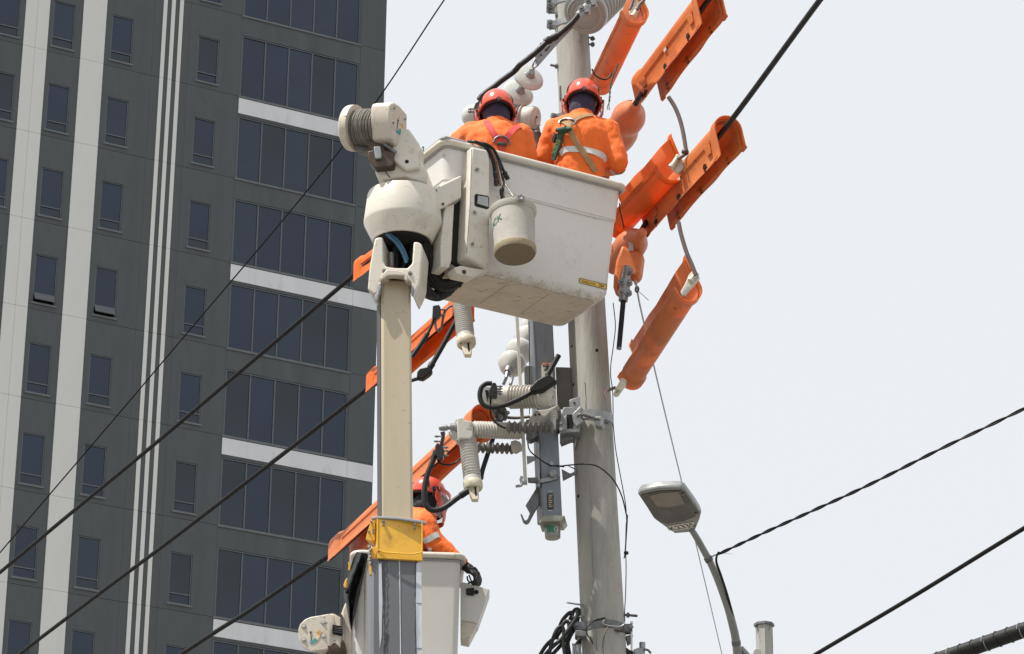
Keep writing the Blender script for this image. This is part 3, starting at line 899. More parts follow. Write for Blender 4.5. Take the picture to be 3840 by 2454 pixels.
put('front_strip', G().prism([on_outer(*R6(*q)) + fn * .001 for q in ((700, 800), (722, 790), (730, 1100), (722, 1400), (708, 1500), (700, 1200))], fn * .0015), 'boom_pale', outer)
random.seed(3)
for xx, w0, amp in ((746, .003, 5), (770, .002, 12), (1000, .0025, 5)):
    pts = [on_outer(*R6(xx + random.uniform(-amp, amp), 735 + i * 20)) for i in range(42)]
    put('grease_streak', G().tube(pts, [w0 * random.uniform(.35, 1.2) for _ in pts], 6), 'grease', outer)
put('grease_streak', G().prism([on_outer(*R6(*q)) + fn * .0005 for q in ((700, 735), (742, 738), (748, 800), (740, 900), (742, 1010), (732, 1100), (728, 900), (705, 790))], fn * .001), 'grease', outer)
put('grease_streak', G().prism([on_outer(*R6(*q)) + fn * .0005 for q in ((760, 1380), (784, 1376), (775, 1430), (760, 1470), (752, 1540), (742, 1540), (750, 1440))], fn * .001), 'grease', outer)

# --- jib and winch on top of the turret
YW = YB - .02
base_p = [W1(*q) for q in ((398, 715), (560, 600), (700, 560), (810, 650), (900, 735), (908, 790), (895, 868), (735, 818), (700, 800), (480, 832), (405, 780))]
jib = put('jib_base', G().prism(pix(base_p, YW), V(.03, .2, 0)), 'lift_white', lift, bevel=.012)
put('jib_split', G().tube([P(*W1(*q), YW - .001) for q in ((505, 705), (505, 765), (548, 812))], .0025, 5), 'hole', jib)
arm_p = [W1(*q) for q in ((590, 350), (720, 335), (815, 470), (820, 490), (812, 660), (830, 720), (700, 745), (560, 640), (555, 560))]
ja = put('jib_arm', G().prism(pix(arm_p, YW - .03), V(.03, .14, 0)), 'lift_white', lift, bevel=.012)
for q, r_ in (((755, 548), .016), ((707, 658), .011)):
    p = P(*W1(*q), YW - .031)
    put('pin_hole', G().lathe(p + V(0, .004, 0), p - V(0, .001, 0), [(0, r_), (1, r_)], 18), 'hole' if r_ < .015 else 'winch_white', ja)
WA, WBp = P(*W1(172, 338), YW + .065), P(*W1(620, 318), YW - .06)
wd = (WBp - WA).normalized()
k = mpp(WA)
winch = put('winch_drum', G().lathe(WA, WA + wd * .26, [(0, .06), (1, .06)], 24), 'rust', lift)
fl_r = 88 * k
put('end_flange', G().lathe(WA - wd * .018, WA + wd * .034, [(0, fl_r * .90), (.15, fl_r * .97), (.4, fl_r), (1, fl_r), (1, fl_r * .6)], 48), 'winch_white', winch)
for i in range(9):
    c0 = WA + wd * (.043 + i * .0155)
    s_, b_ = frame(wd)
    rad = (.094, .098, .097, .099, .096, .099, .097, .098, .096, .097, .095)[i]
    ring = [c0 + (s_ * math.cos(a) + b_ * math.sin(a)) * rad + wd * (.004 * math.sin(a * 1 + i)) for a in [2 * math.pi * j / 40 for j in range(41)]]
    put('rope_turn', G().tube(ring, .0088, 8, False), 'rope', winch)
put('rope_core', G().lathe(WA + wd * .03, WA + wd * .19, [(0, .088), (1, .088)], 32), 'rope', winch)
gf = [W1(*q) for q in ((548, 130), (560, 95), (590, 88), (640, 120), (714, 205), (710, 345), (705, 490), (690, 515), (640, 545), (600, 500), (560, 440), (545, 300))]
go = P(*W1(630, 310), YW - .06)
face = [hit(*q, go, wd) for q in gf]
gear = put('gearbox', G().prism(face, -wd * .125), 'winch_white', winch, bevel=.012)
for q in ((580, 145), (685, 250), (570, 285), (678, 395)):
    p = hit(*W1(*q), go, wd)
    gb = G().lathe(p, p + wd * .003, [(0, .013), (1, .012)], 18)
    put('washer', gb, 'cream_plastic', gear)
    put('bolt', G().bolt(p + wd * .002, wd, .007, .006), 'bolt', gear)
def gauge(fn_, pv, arc, parent):
    """pv pivot pixel, arc: list of (outer px, inner px) pairs; fn_ maps a pixel onto the face"""
    cols = ('gauge_blue', 'gauge_green', 'gauge_cream', 'gauge_orange')
    n = len(arc) - 1
    for i in range(n):
        o0, i0 = arc[i]
        o1, i1 = arc[i + 1]
        pp = [fn_(*o0), fn_(*o1), fn_(*i1), fn_(*i0)]
        g = G().prism(pp, (pp[1] - pp[0]).cross(pp[2] - pp[0]).normalized() * .0015)
        put('gauge_sector', g, cols[min(i * 4 // n, 3)], parent)
    put('gauge_pointer', G().tube([fn_(*pv[0]), fn_(*pv[1])], .0022, 5), 'rust', parent)
    put('gauge_pivot', G().ball(fn_(*pv[0]), .006, nu=10, nv=6), 'rust', parent)
def onface(px, py):
    return hit(px, py, go + wd * .0015, wd)
gauge(onface, (W1(622, 262), W1(614, 345)), [(W1(640, 402), W1(632, 368)), (W1(606, 388), W1(604, 358)), (W1(606, 388), W1(604, 358))][:0] + [(W1(603, 350), W1(607, 378)), (W1(625, 360), W1(636, 402)), (W1(645, 335), W1(660, 385)), (W1(652, 310), W1(668, 345)), (W1(652, 292), W1(670, 300))], gear)
# wear mark on the casing
wm = [hit(*W1(*q), go - wd * .06 - V(0, .115, 0), V(0, -1, 0)) for q in ((425, 172), (445, 165), (462, 180), (455, 205), (440, 222), (422, 210))]
# fairlead under the drum
fb = [W1(*q) for q in ((333, 560), (440, 535), (578, 570), (572, 690), (548, 702), (395, 716), (333, 645))]
fair = put('fairlead', G().prism(pix(fb, YW - .06), V(.02, .10, 0)), 'rust', lift, bevel=.004)
put('fairlead_post', G().prism(pix([W1(*q) for q in ((330, 430), (520, 430), (530, 590), (345, 590))], YW - .03), V(.02, .06, 0)), 'rust', fair, bevel=.003)
put('fairlead_roller', G().prism(pix([W1(*q) for q in ((388, 515), (450, 508), (466, 590), (460, 625), (405, 630), (398, 600))], YW - .08), V(0, .02, 0)), 'galv', fair, bevel=.004)
put('fairlead_rod', G().lathe(P(*W1(490, 490), YW - .05), P(*W1(600, 575), YW - .05), [(0, .012), (1, .012)], 10), 'galv_dark', fair)
put('fairlead_guide', G().prism(pix([W1(*q) for q in ((205, 510), (300, 440), (345, 470), (340, 545), (270, 565), (215, 545))], YW + .05), V(.02, .06, 0)), 'galv_dark', fair, bevel=.003)
# tool roll peeping over the bucket's end
put('blue_handle', G().tube(spline(pix([W1(812, 610), W1(830, 540), W1(868, 520), W1(850, 590), W1(815, 612)], YB + .4), 6), .004, 6), 'blue_hose', label='blue looped handle lying at the left end of the upper bucket', cat='handle')
put('tool_bag', G().prism(pix([W1(812, 600), W1(835, 545), W1(880, 540), W1(895, 570), W1(850, 610)], YB + .45), V(0, .1, 0)), 'pail_canvas', label='small pale canvas bag beside the blue handle in the upper bucket', cat='bag', bevel=.01)

# --- hoses hung over the rim
hs = thing('hose_bundle', 'black and brown hoses with couplings hanging over the rim of the upper bucket', 'hoses', BT(*W3(800, 1500), -.06))
def rimhose(q, m, r_, t=-.05):
    return G().tube(spline([BT(*W3(*p), t + (.05 if i == 0 else 0)) for i, p in enumerate(q)], 8), r_, 8)
put('hose', rimhose(((480, 1022), (560, 1025), (660, 1070), (725, 1140), (765, 1250), (790, 1400), (800, 1530)), 0, .010), 'black_rubber', hs)
put('hose', rimhose(((520, 1028), (640, 1050), (720, 1100), (780, 1200), (815, 1330), (850, 1530)), 0, .007, -.045), 'orange_hose', hs)
put('hose', rimhose(((540, 1022), (680, 1050), (770, 1110), (830, 1220), (880, 1340), (935, 1450)), 0, .009, -.055), 'black_rubber', hs)
for q0, q1 in (((790, 1370), (800, 1440)), ((800, 1450), (805, 1530)), ((895, 1370), (915, 1410)), ((915, 1410), (940, 1460))):
    a, b = BT(*W3(*q0), -.056), BT(*W3(*q1), -.056)
    put('coupling', G().lathe(a, b, [(0, .011), (.1, .014), (.45, .014), (.5, .011), (.6, .015), (1, .012)], 12), 'black_plastic', hs)
put('chain', G().tube([BT(*W3(*p), -.06) for p in ((820, 1240), (848, 1310), (860, 1380), (880, 1440), (895, 1500), (880, 1560))], [.005, .009, .005, .010, .005, .009], 6), 'black_plastic', hs)
put('coupling', G().lathe(BT(*W5(425, 140), -.06), BT(*W5(436, 245), -.06), [(0, .008), (.1, .012), (.5, .013), (.6, .009), (1, .010)], 10), 'black_plastic', hs)
# --- tool pail
tt, tb = BT(*W5(528, 345), -.20), None
tb = P(*W5(549, 712), tt.y - .045)
ax = (tb - tt)
hgt = ax.length
rt_, rbm = 196 / 2.367 * mpp(tt), 186 / 2.367 * mpp(tb)
pail = thing('tool_pail', 'worn white canvas tool pail hanging on the front of the upper bucket', 'pail', tb)
g = G().lathe(tt, tb, [(0, rt_ * .96), (.04, rt_), (.12, rt_ * .99), (.3, rt_ * .97), (.5, rt_ * .955), (.72, rbm * .985), (.9, rbm), (.9, rbm * .9)], 44)
ti = put('body', g, 'pail_canvas', pail)
put('rim', G().lathe(tt - ax * .05, tt + ax * .10, [(0, rt_ * 1.02), (.1, rt_ * 1.08), (.55, rt_ * 1.08), (1, rt_ * 1.01)], 44), 'pail_rim', pail)
put('base_band', G().lathe(tb - ax * .115, tb + ax * .03, [(0, rbm * 1.0), (.1, rbm * 1.03), (.6, rbm * 1.03), (1, rbm * .96)], 44), 'pail_band', pail)
put('base', G().lathe(tb + ax * .025, tb + ax * .034, [(0, rbm * .97), (1, rbm * .95)], 44), 'pail_base', pail)
an = ax.normalized()
pf = (V(0, -1, 0) - an * an.dot(V(0, -1, 0))).normalized()       # toward the camera, across the axis
ps = pf.cross(an) if pf.cross(an).x > 0 else an.cross(pf)
def pailpt(ang, t, lift_=.0015):
    r_ = rt_ + (rbm - rt_) * t + lift_
    return tt + ax * t + (ps * math.sin(ang) + pf * math.cos(ang)) * r_
rad = rt_ * .96
def pail_txt(x, y):
    ang = -1.18 + x / rad
    return pailpt(ang, .40 - y / hgt - x * .9, .0012)
put_text('BUCK', .055, pail_txt, 'green_print', pail, .0006)
hk = [pailpt(a, t, .022) for a, t in ((.19, -.05), (.47, -.05), (.47, .08), (.19, .08))]
put('hanger_clip', G().prism(hk, pf * .004), 'bolt', pail, bevel=.002)
put('hanger_rivet', G().ball(pailpt(.33, .035, .028), .007, nu=8, nv=6), 'label_white', pail)
put('hanger_rope', G().tube(spline([BT(*W5(447, 75), -.06), BT(*W5(490, 140), -.1), BT(*W5(545, 215), -.16), pailpt(.33, -.06, .024)], 6), .004, 6), 'galv_dark', pail)
put('hanger_cord', G().tube([BT(*W5(447, 80), -.06), BT(*W5(447, 170), -.09), pailpt(-.42, -.03, -.01)], .004, 6), 'black_rubber', pail)

# ================================================================== lower aerial lift
YL = 18.75
low = thing('aerial_lift', 'lower aerial lift bucket, white, half hidden behind the dark grey boom section', 'aerial lift', V(P(1500, 2300, YL).x, YL + .3, 0))
e1, e2 = V(math.cos(R(3)), math.sin(R(3)), 0), V(-math.sin(R(3)), math.cos(R(3)), 0)
LO = P(*R6(1372, 745), YL)                     # front right corner under the rim
def LK(s, t, z):
    return LO + e1 * s + e2 * t + V(0, 0, z)
LW, LD, LH = .625, .55, 1.05
def rl(s0, s1, t0, t1, z, rad, n=5):
    out = []
    for cx_, cy_, a0_ in ((s1 - rad, t0 + rad, -90), (s1 - rad, t1 - rad, 0), (s0 + rad, t1 - rad, 90), (s0 + rad, t0 + rad, 180)):
        for k_ in range(n + 1):
            a = R(a0_ + 90 * k_ / n)
            out.append(LK(cx_ + math.cos(a) * rad, cy_ + math.sin(a) * rad, z))
    return out
g = G()
rings = [rl(-LW + .0 * f, 0 - .01 * f, .02 * f, LD - .03 * f, -LH * f, .04) for f in (0, .3, .6, .95, 1.0)]
g.rings(rings, True, False)
g.add(rings[-1], [tuple(range(len(rings[-1])))])
g.rings([rl(-LW + .015, -.015, .015, LD - .015, -LH * f + (.02 if f else 0), .035) for f in (1.0, 0)], True, False)
lb = put('bucket', g, 'bucket_white_low', low)
path = rl(-LW - .012, .014, -.014, LD + .012, .004, .05, 6)
put('rim', G().tube(path + [path[0]], .019, 12), 'lift_white', lb)
path = rl(-LW - .008, .008, -.008, LD + .008, -.024, .05, 6)
put('rim_lip_shadow', G().tube(path + [path[0]], .005, 6), 'grey_trim', lb)  # painted shadow line under this rim too
# front-left corner post and liner folds
put('corner_post', G().prism(pix([R6(*q) for q in ((578, 770), (632, 760), (640, 1100), (636, 1560), (580, 1560))], YL - .03), V(0, .06, 0)), 'winch_white', lb, bevel=.01)
put('side_panel', G().prism(pix([R6(*q) for q in ((430, 1110), (478, 1140), (480, 1560), (402, 1560), (402, 1180))], YL - .02), V(-.03, .2, 0)), 'winch_white', lb, bevel=.008)
put('front_panel', G().prism(pix([R6(*q) for q in ((520, 730), (578, 715), (585, 1560), (478, 1560), (478, 1140), (500, 950))], YL - .012), V(0, .04, 0)), 'bucket_white_low', lb, bevel=.006)
# its lifting arm: the post under the bucket
put('lower_boom', G().lathe(V(LK(-.35, .3, 0).x, LK(-.35, .3, 0).y, 0), LK(-.35, .3, -LH), [(0, .55), (.08, .5), (.1, .14), (1, .12)], 20), 'boom_grey', low)
# winch gearbox of the lower lift
wface = [R6(*q) for q in ((36, 1330), (50, 1290), (90, 1252), (135, 1232), (292, 1205), (300, 1215), (300, 1470), (285, 1500), (140, 1522), (85, 1490), (45, 1430), (34, 1375))]
YG = YL - .10
lg = put('winch_gearbox', G().prism(pix(wface, YG), V(.085, .07, 0)), 'winch_white', low, bevel=.012)
sg = put('winch_side', G().prism(pix([R6(*q) for q in ((292, 1206), (330, 1204), (388, 1240), (385, 1500), (300, 1492))], YG + .02), V(.02, .08, 0)), 'winch_white', lg, bevel=.006)
for q in ((85, 1310), (245, 1278), (85, 1420), (248, 1390)):
    p = P(*R6(*q), YG)
    put('washer', G().lathe(p, p + V(0, -.004, 0), [(0, .016), (1, .0145)], 20), 'grey_trim', lg)
    put('bolt', G().bolt(p + V(0, -.003, 0), V(0, -1, 0), .008, .006), 'bone_clamp', lg)
fo = lambda x, y: P(x, y, YG - .002)
arc = []
for i in range(9):
    a = R(4 + 90 * i / 8)
    cxx, cyy = 142, 1340
    arc.append((R6(cxx + 86 * math.cos(a), cyy + 112 * math.sin(a)), R6(cxx + 58 * math.cos(a), cyy + 84 * math.sin(a))))
gauge(fo, (R6(142, 1357), R6(147, 1425)), list(reversed(arc)), lg)
slot = put('hose_slot', G().prism(pix([R6(*q) for q in ((318, 1295), (402, 1310), (402, 1388), (320, 1370))], YG + .012), V(0, .01, 0)), 'hole', lg)
for k_ in range(3):
    put('hose', G().tube(spline(pix([R6(330, 1320 + k_ * 20), R6(365, 1335 + k_ * 14), R6(405, 1330 + k_ * 20)], YG), 5), .008, 8), 'black_rubber', lg)
put('mount_bar', G().prism(pix([R6(345, 1212), R6(402, 1212), R6(402, 1540), R6(386, 1540), R6(386, 1250)], YG + .05), V(0, .05, 0)), 'rust', lg)
put('winch_drum', G().lathe(P(*R6(260, 1530), YG + .06), P(*R6(400, 1510), YG + .1), [(0, .07), (1, .07)], 24), 'rust', lg)
# side tray
tray = put('side_tray', G().prism(pix([R6(*q) for q in ((1370, 948), (1400, 948), (1610, 1005), (1508, 1292), (1470, 1275), (1370, 1262))], YL + .12), V(.0, .16, 0)), 'bucket_white_low', low, bevel=.006)
put('tray_skirt', G().prism(pix([R6(*q) for q in ((1370, 1263), (1470, 1276), (1506, 1293), (1438, 1424), (1370, 1410))], YL + .13), V(.0, .14, 0)), 'winch_white', tray, bevel=.005)
put('tray_latch', G().prism(pix([R6(*q) for q in ((1415, 998), (1482, 992), (1482, 1052), (1418, 1046))], YL + .10), V(0, .03, 0)), 'black_rubber', tray, bevel=.004)
p = P(*R6(1500, 1030), YL + .119)
put('tray_hole', G().lathe(p, p + V(0, -.002, 0), [(0, .014), (1, .014)], 16), 'hole', tray)
# rubber blanket over the left rim
L = [(520, 700), (490, 760), (462, 850), (440, 900), (412, 1040), (432, 1130), (454, 1250), (470, 1325)]
Rr = [(612, 715), (604, 770), (588, 850), (565, 950), (545, 1050), (522, 1150), (500, 1240), (480, 1335)]
nc = 14
lp, rp = spline([V(*R6(*q), 0) for q in L], 5), spline([V(*R6(*q), 0) for q in Rr], 5)
front_s, back_s = [], []
for i, (a, b) in enumerate(zip(lp, rp)):
    t_ = i / (len(lp) - 1)
    row = []
    for j in range(nc + 1):
        u_ = j / nc
        q = a.lerp(b, u_)
        dep = -.06 - .05 * math.sin(u_ * math.pi) + .035 * math.sin(u_ * 11 + t_ * 3) * min(1, t_ * 3 + .2)
        row.append(P(q.x, q.y, YL + dep))
    front_s.append(row)
    back_s.append([p + V(.0, .006, .0) for p in row])
g = G()
g.rings([r + list(reversed(s)) for r, s in zip(front_s, back_s)])
put('rubber_blanket', g, 'black_rubber', label='black rubber insulating blanket draped over the left rim of the lower bucket', cat='rubber blanket')
t = thing('hook_tool', 'yellow and black plastic hook tool beside the black rubber blanket', 'tool', P(*R6(430, 1030), YL - .12))
put('handle', G().tube(spline(pix([R6(*q) for q in ((455, 785), (462, 815), (458, 850))], YL - .14), 5), .006, 8), 'yellow_paint', t)
put('hook', G().prism(pix([R6(*q) for q in ((443, 910), (425, 930), (412, 965), (416, 992), (438, 994))], YL - .14), V(0, .03, 0)), 'yellow_paint', t, bevel=.004)
put('hook_tip', G().prism(pix([R6(*q) for q in ((414, 992), (440, 994), (440, 1030), (425, 1032))], YL - .14), V(0, .03, 0)), 'black_plastic', t, bevel=.003)

# ================================================================== switch on the pole
YS = 18.32
sw = thing('load_break_switch', 'galvanised steel switch column left of the concrete pole with ribbed white bushings', 'switch', P(2070, 2030, YS))
qs, qn = V(math.cos(R(12)), math.sin(R(12)), 0), V(math.sin(R(12)), -math.cos(R(12)), 0)
def sec(px0, px1, py, Y, dep):
    a, b = P(px0, py, Y), P(px1, py, Y)
    return [a, a + qs * (b - a).length, a + qs * (b - a).length - qn * dep, a - qn * dep]
lo, hi = sec(2035, 2112, 1940, YS, .15), sec(1974, 2049, 640, YS, .15)
column = put('column', G().hexa(lo, hi), 'galv_blue', sw, bevel=.010)
def col_face(px, py, o_=.001):
    nn = (lo[1] - lo[0]).cross(hi[0] - lo[0]).normalized()
    if nn.y > 0:
        nn = -nn
    return hit(px, py, lo[0] + nn * o_, nn)
put('end_flange', G().prism([P(*S6(*q), YS - .02) for q in ((338, 1288), (345, 1262), (385, 1212), (608, 1214), (606, 1230), (570, 1274), (385, 1276), (345, 1294))], V(.02, .16, 0)), 'resin', sw, bevel=.003)
ca, cb = P(*S6(474, 1270), YS + .07), P(*S6(485, 1455), YS + .07)
k = mpp(ca)
cup = put('end_cup', G().lathe(ca, cb, [(0, 33 * k), (.1, 32.5 * k), (.9, 29 * k), (.97, 28.5 * k), (1, 26 * k), (1.0, 10 * k)], 32), 'resin', sw)
cn = (cb - ca).normalized()
def cup_pt(a, t, o_=.0012):
    r_ = (33 - 4.2 * t) * k + o_
    return ca + (cb - ca) * t + V(math.sin(a), -math.cos(a), 0) * r_
g = G()
n = 10
g.rings([[cup_pt(-.75 + 1.2 * j / n, t) for j in range(n + 1)] for t in (.42, .6, .78)], False, False)
put('cup_print', g, 'green_print', cup, fix=False)
put('cup_ring', G().tube([cup_pt(.42 + .2 * math.cos(a), .6 + .13 * math.sin(a), .001) for a in [2 * math.pi * i / 20 for i in range(21)]], .0028, 5, False), 'bone_clamp', cup)
# rating plate
pl = [col_face(*S6(*q), .004) for q in ((422, 985), (482, 975), (494, 1000), (494, 1135), (482, 1152), (428, 1148))]
rp_ = put('rating_plate', G().prism(pl, V(0, .004, 0)), 'black_plastic', column, bevel=.002)
put('plate_face', G().prism([col_face(*S6(*q), .006) for q in ((434, 995), (484, 990), (486, 1132), (438, 1138))], V(0, .002, 0)), 'rust', rp_)
for i in range(7):
    y = 1003 + i * 19
    put('plate_line', G().tube([col_face(*S6(441, y), .0075), col_face(*S6(480 - 8 * (i % 3), y - 3), .0075)], .0022, 4), 'bone_clamp', rp_)
for y in (960, 1162):
    put('plate_tab', G().prism([col_face(*S6(*q), .004) for q in ((434, y - 8), (478, y - 8), (478, y + 10), (434, y + 10))], V(0, .004, 0)), 'galv', rp_)
# DANGER label
dl = [col_face(*S4(*q), .0025) for q in ((400, 645), (525, 650), (535, 950), (405, 945))]
lab_ = put('danger_label', G().prism(dl, V(0, .002, 0)), 'label_white', column)
dx, dy = (dl[1] - dl[0]), (dl[3] - dl[0])
def dlp(u_, v_, o_=.0015):
    return dl[0] + dx * u_ + dy * v_ + V(0, -o_, 0)
put('label_header', G().prism([dlp(0, 0), dlp(1, 0), dlp(1, .085), dlp(0, .085)], V(0, -.0006, 0)), 'label_red', lab_)
put_text('\u25b2DANGER', dx.length * .155, lambda x, y: dlp(.52, .043, .0032) + dx.normalized() * x * 1.02 - dy.normalized() * y, 'label_white', lab_, .0002)
def stroke(*q, w_=.003):
    put('pictogram', G().tube([dlp(u_, v_, .003) for u_, v_ in q], w_, 5), 'print_black', lab_)
stroke((.15, .14), (.4, .155), (.62, .165), (.88, .15))
stroke((.56, .165), (.54, .21), (.46, .235), (.44, .28))
stroke((.54, .21), (.62, .25), (.66, .28))
stroke((.25, .31), (.5, .28), w_=.004)
put('pictogram', G().ball(dlp(.57, .14, .003), .006, nu=8, nv=6), 'print_black', lab_)
# operating lever with knob
lv = put('lever', G().prism([col_face(*S6(*q), .016) for q in ((328, 838), (350, 832), (462, 798), (535, 790), (556, 800), (552, 822), (470, 848), (365, 868), (340, 872), (326, 856))], V(0, .008, 0)), 'galv', sw, bevel=.003)
p = col_face(*S6(486, 780), .016)
put('lever_knob', G().lathe(p, p + V(.0, -.03, -.004), [(0, .021), (.8, .021), (.85, .015), (1, .015)], 18), 'galv', lv)
for q in ((345, 852), (545, 806)):
    p = col_face(*S6(*q), .016)
    put('lever_bolt', G().bolt(p, qn, .009, .012), 'bolt', lv)
p = col_face(*S6(465, 672), .002)
put('earth_lug', G().bolt(p, qn, .014, .012), 'galv', sw)
# hook arms
hk = [S6(*q) for q in ((332, 890), (345, 905), (338, 1100), (285, 1185), (232, 1288), (215, 1303), (195, 1307), (172, 1292), (142, 1203), (146, 1195), (156, 1200), (184, 1262), (205, 1264), (222, 1245), (241, 1192), (196, 1110))]
put('hook_arm', G().prism(pix(hk, YS + .06), V(.004, .008, 0)), 'galv_dark', sw, bevel=.0015)
hk = [S6(*q) for q in ((575, 725), (665, 772), (700, 758), (712, 738), (702, 725), (645, 697), (652, 690), (722, 720), (736, 745), (724, 778), (588, 848))]
put('hook_arm', G().prism(pix(hk, YS + .10), V(.004, .008, 0)), 'galv_dark', sw, bevel=.0015)
# flat operating rod
ra, rb2 = P(1930, 1020, YS - .05), P(1971, 1816, YS - .05)
kk = mpp(rb2)
rod = put('operating_rod', G().hexa([rb2 + V(-6.5 * kk, 0, 0), rb2 + V(6.5 * kk, .002, 0), rb2 + V(6.5 * kk, .02, 0), rb2 + V(-6.5 * kk, .02, 0)], [ra + V(-6.5 * kk, 0, 0), ra + V(6.5 * kk, .002, 0), ra + V(6.5 * kk, .02, 0), ra + V(-6.5 * kk, .02, 0)]), 'polymer_white', sw, bevel=.002)
put('rod_crank', G().tube(spline(pix([S6(95, 908), S6(150, 898), S6(160, 870), S6(150, 840), S6(160, 805)], YS - .05), 5), .009, 8), 'galv', rod)
put('rod_foot', G().prism(pix([S6(*q) for q in ((165, 850), (215, 845), (216, 878), (205, 872), (190, 880), (168, 870))], YS - .055), V(0, .03, 0)), 'galv', rod, bevel=.002)
put('rod_bracket', G().prism(pix([S6(*q) for q in ((208, 588), (305, 592), (300, 628), (214, 676))], YS + .0), V(.002, .008, 0)), 'galv', sw, bevel=.0015)
put('rod_bracket', G().prism(pix([S6(*q) for q in ((218, 815), (328, 812), (332, 862), (222, 856))], YS + .0), V(.002, .03, 0)), 'galv_dark', sw, bevel=.0015)
put('left_strut', G().prism(pix([S6(*q) for q in ((305, 590), (320, 595), (345, 760), (352, 900), (340, 915), (330, 900))], YS - .01), V(.002, .03, 0)), 'galv', sw, bevel=.0015)

# ------------------------------------------------------------------ ribbed bushings
def ribs(t0, t1, n, r0, r1):
    out = []
    for i in range(n):
        a = t0 + (t1 - t0) * i / n
        s = (t1 - t0) / n
        out += [(a, r0), (a + s * .28, r0), (a + s * .45, r1), (a + s * .6, r1), (a + s * .78, r0)]
    return out
def bushing(A, B, s=1.0, parent=None, nrib=10):
    """bulb, neck, ribbed body and end cap along A->B"""
    L_ = (B - A).length
    b = put('bushing', G().lathe(A, B, [(.28, .03 * s), (.30, .058 * s), (.40, .062 * s)] + ribs(.42, .84, nrib, .056 * s, .071 * s) + [(.85, .062 * s), (.985, .062 * s), (1, .055 * s)], 36), 'polymer_white', parent or sw, sharp=50)
    c = A + (B - A) * .13
    put('bulb', G().ball(c, .066 * s, nu=28, nv=18), 'porcelain', b)
    put('neck', G().lathe(A + (B - A) * .12, A + (B - A) * .32, [(0, .05 * s), (.4, .045 * s), (.6, .052 * s), (1, .058 * s)], 6), 'polymer_white', b)
    return b
bushing(R5(585, 218, YS - .02), R5(1232, 205, YS - .20), 1.0)
p = R5(1240, 205, YS - .20)
put('bushing_plate', G().prism(pix([R5(*q) for q in ((1215, 140), (1262, 142), (1266, 288), (1218, 280))], YS - .19), V(.004, .012, 0)), 'polymer_white', sw, bevel=.002)
p = R5(1232, 212, YS - .191)
put('plate_hole', G().lathe(p, p + V(0, -.002, 0), [(0, .006), (1, .006)], 10), 'hole', sw)
bushing(P(*W3(430, 722), YS + .1), P(*W3(1268, 745), YS - .1), 1.12)
put('bushing_plate', G().prism(pix([W3(*q) for q in ((1255, 660), (1302, 664), (1308, 832), (1262, 825))], YS - .11), V(.004, .012, 0)), 'polymer_white', sw, bevel=.002)
p = P(*W3(1270, 740), YS - .112)
put('plate_hole', G().lathe(p, p + V(0, -.002, 0), [(0, .006), (1, .006)], 10), 'hole', sw)
put('upper_bracket', G().prism(pix([W3(*q) for q in ((1225, 830), (1300, 835), (1325, 960), (1310, 1060), (1270, 1180), (1255, 1180), (1240, 1010), (1180, 930))], YS - .06), V(.004, .05, 0)), 'galv', sw, bevel=.004)
put('upper_insulator', G().lathe(P(*W3(1275, 900), YS - .12), P(*W3(1270, 1080), YS - .12), [(0, .016)] + ribs(.1, .55, 4, .018, .028) + [(.6, .014), (1, .012)], 16), 'silicone_dark', sw)
# elbow unit: head block, level ribbed arm, hanging ribbed arm with fork
def hanging(A, B, parent, s=1.0, n=15):
    """ribbed arm hanging from A to B ending in cream cap and clevis"""
    L_ = (B - A)
    h = put('hanging_bushing', G().lathe(A, B, ribs(.0, .72, n, .046 * s, .053 * s) + [(.73, .05 * s), (.80, .05 * s)], 32), 'polymer_grey', parent, sharp=50)
    put('bushing_sleeve', G().lathe(A + L_ * .72, A + L_ * .80, [(0, .051 * s), (1, .052 * s)], 32), 'polymer_white', h)
    put('bushing_cap', G().lathe(A + L_ * .79, A + L_ * .92, [(0, .054 * s), (.1, .057 * s), (.8, .056 * s), (1, .05 * s), (1, .02 * s)], 32), 'cream_plastic', h)
    d = L_.normalized()
    c = A + L_ * .90
    sx = V(1, 0, 0)
    cl = [c + sx * -.03 * s, c + sx * .03 * s, c + d * .055 * s + sx * .026 * s, c + d * .085 * s + sx * .018 * s, c + d * .085 * s - sx * .018 * s, c + d * .055 * s - sx * .026 * s]
    cv = put('clevis', G().prism([p + V(0, -.03, 0) for p in cl], V(0, .05, 0)), 'cream_plastic', h, bevel=.004)
    sl = [c + d * .0 + sx * .004, c + sx * .016, c + d * .06 * s + sx * .014, c + d * .06 * s + sx * .004]
    put('clevis_slot', G().prism([p + V(0, -.0315, 0) for p in sl], V(0, .001, 0)), 'hole', cv)
    p = c + V(-.035 * s, -.032, -.004)
    put('cap_screw', G().lathe(p, p + V(0, -.006, 0), [(0, .007), (1, .006)], 10), 'bolt', h)
    return h
HA, HB = R5(478, 560, YS - .10), R5(540, 1075, YS - .16)
hang = hanging(HA, HB, sw)
put('clevis_tip', G().lathe(R5(538, 1085, YS - .16), R5(538, 1120, YS - .16), [(0, .008), (1, .006)], 6), 'black_plastic', hang)
headp = [R5(*q) for q in ((385, 395), (440, 390), (455, 415), (520, 425), (532, 460), (530, 560), (500, 585), (420, 580), (400, 600), (392, 585))]
hb = put('head_block', G().prism(pix(headp, YS - .17), V(.01, .12, 0)), 'polymer_white', sw, bevel=.008)
put('head_recess', G().prism(pix([R5(*q) for q in ((462, 430), (518, 434), (516, 498), (470, 490))], YS - .172), V(0, .001, 0)), 'polymer_grey', hb)
fc = [R5(*q) for q in ((358, 440), (385, 395), (400, 590), (385, 605), (355, 560), (312, 540), (312, 520), (345, 500))]
put('head_flange', G().prism(pix(fc, YS - .13), V(.01, .08, 0)), 'polymer_grey', hb, bevel=.004)
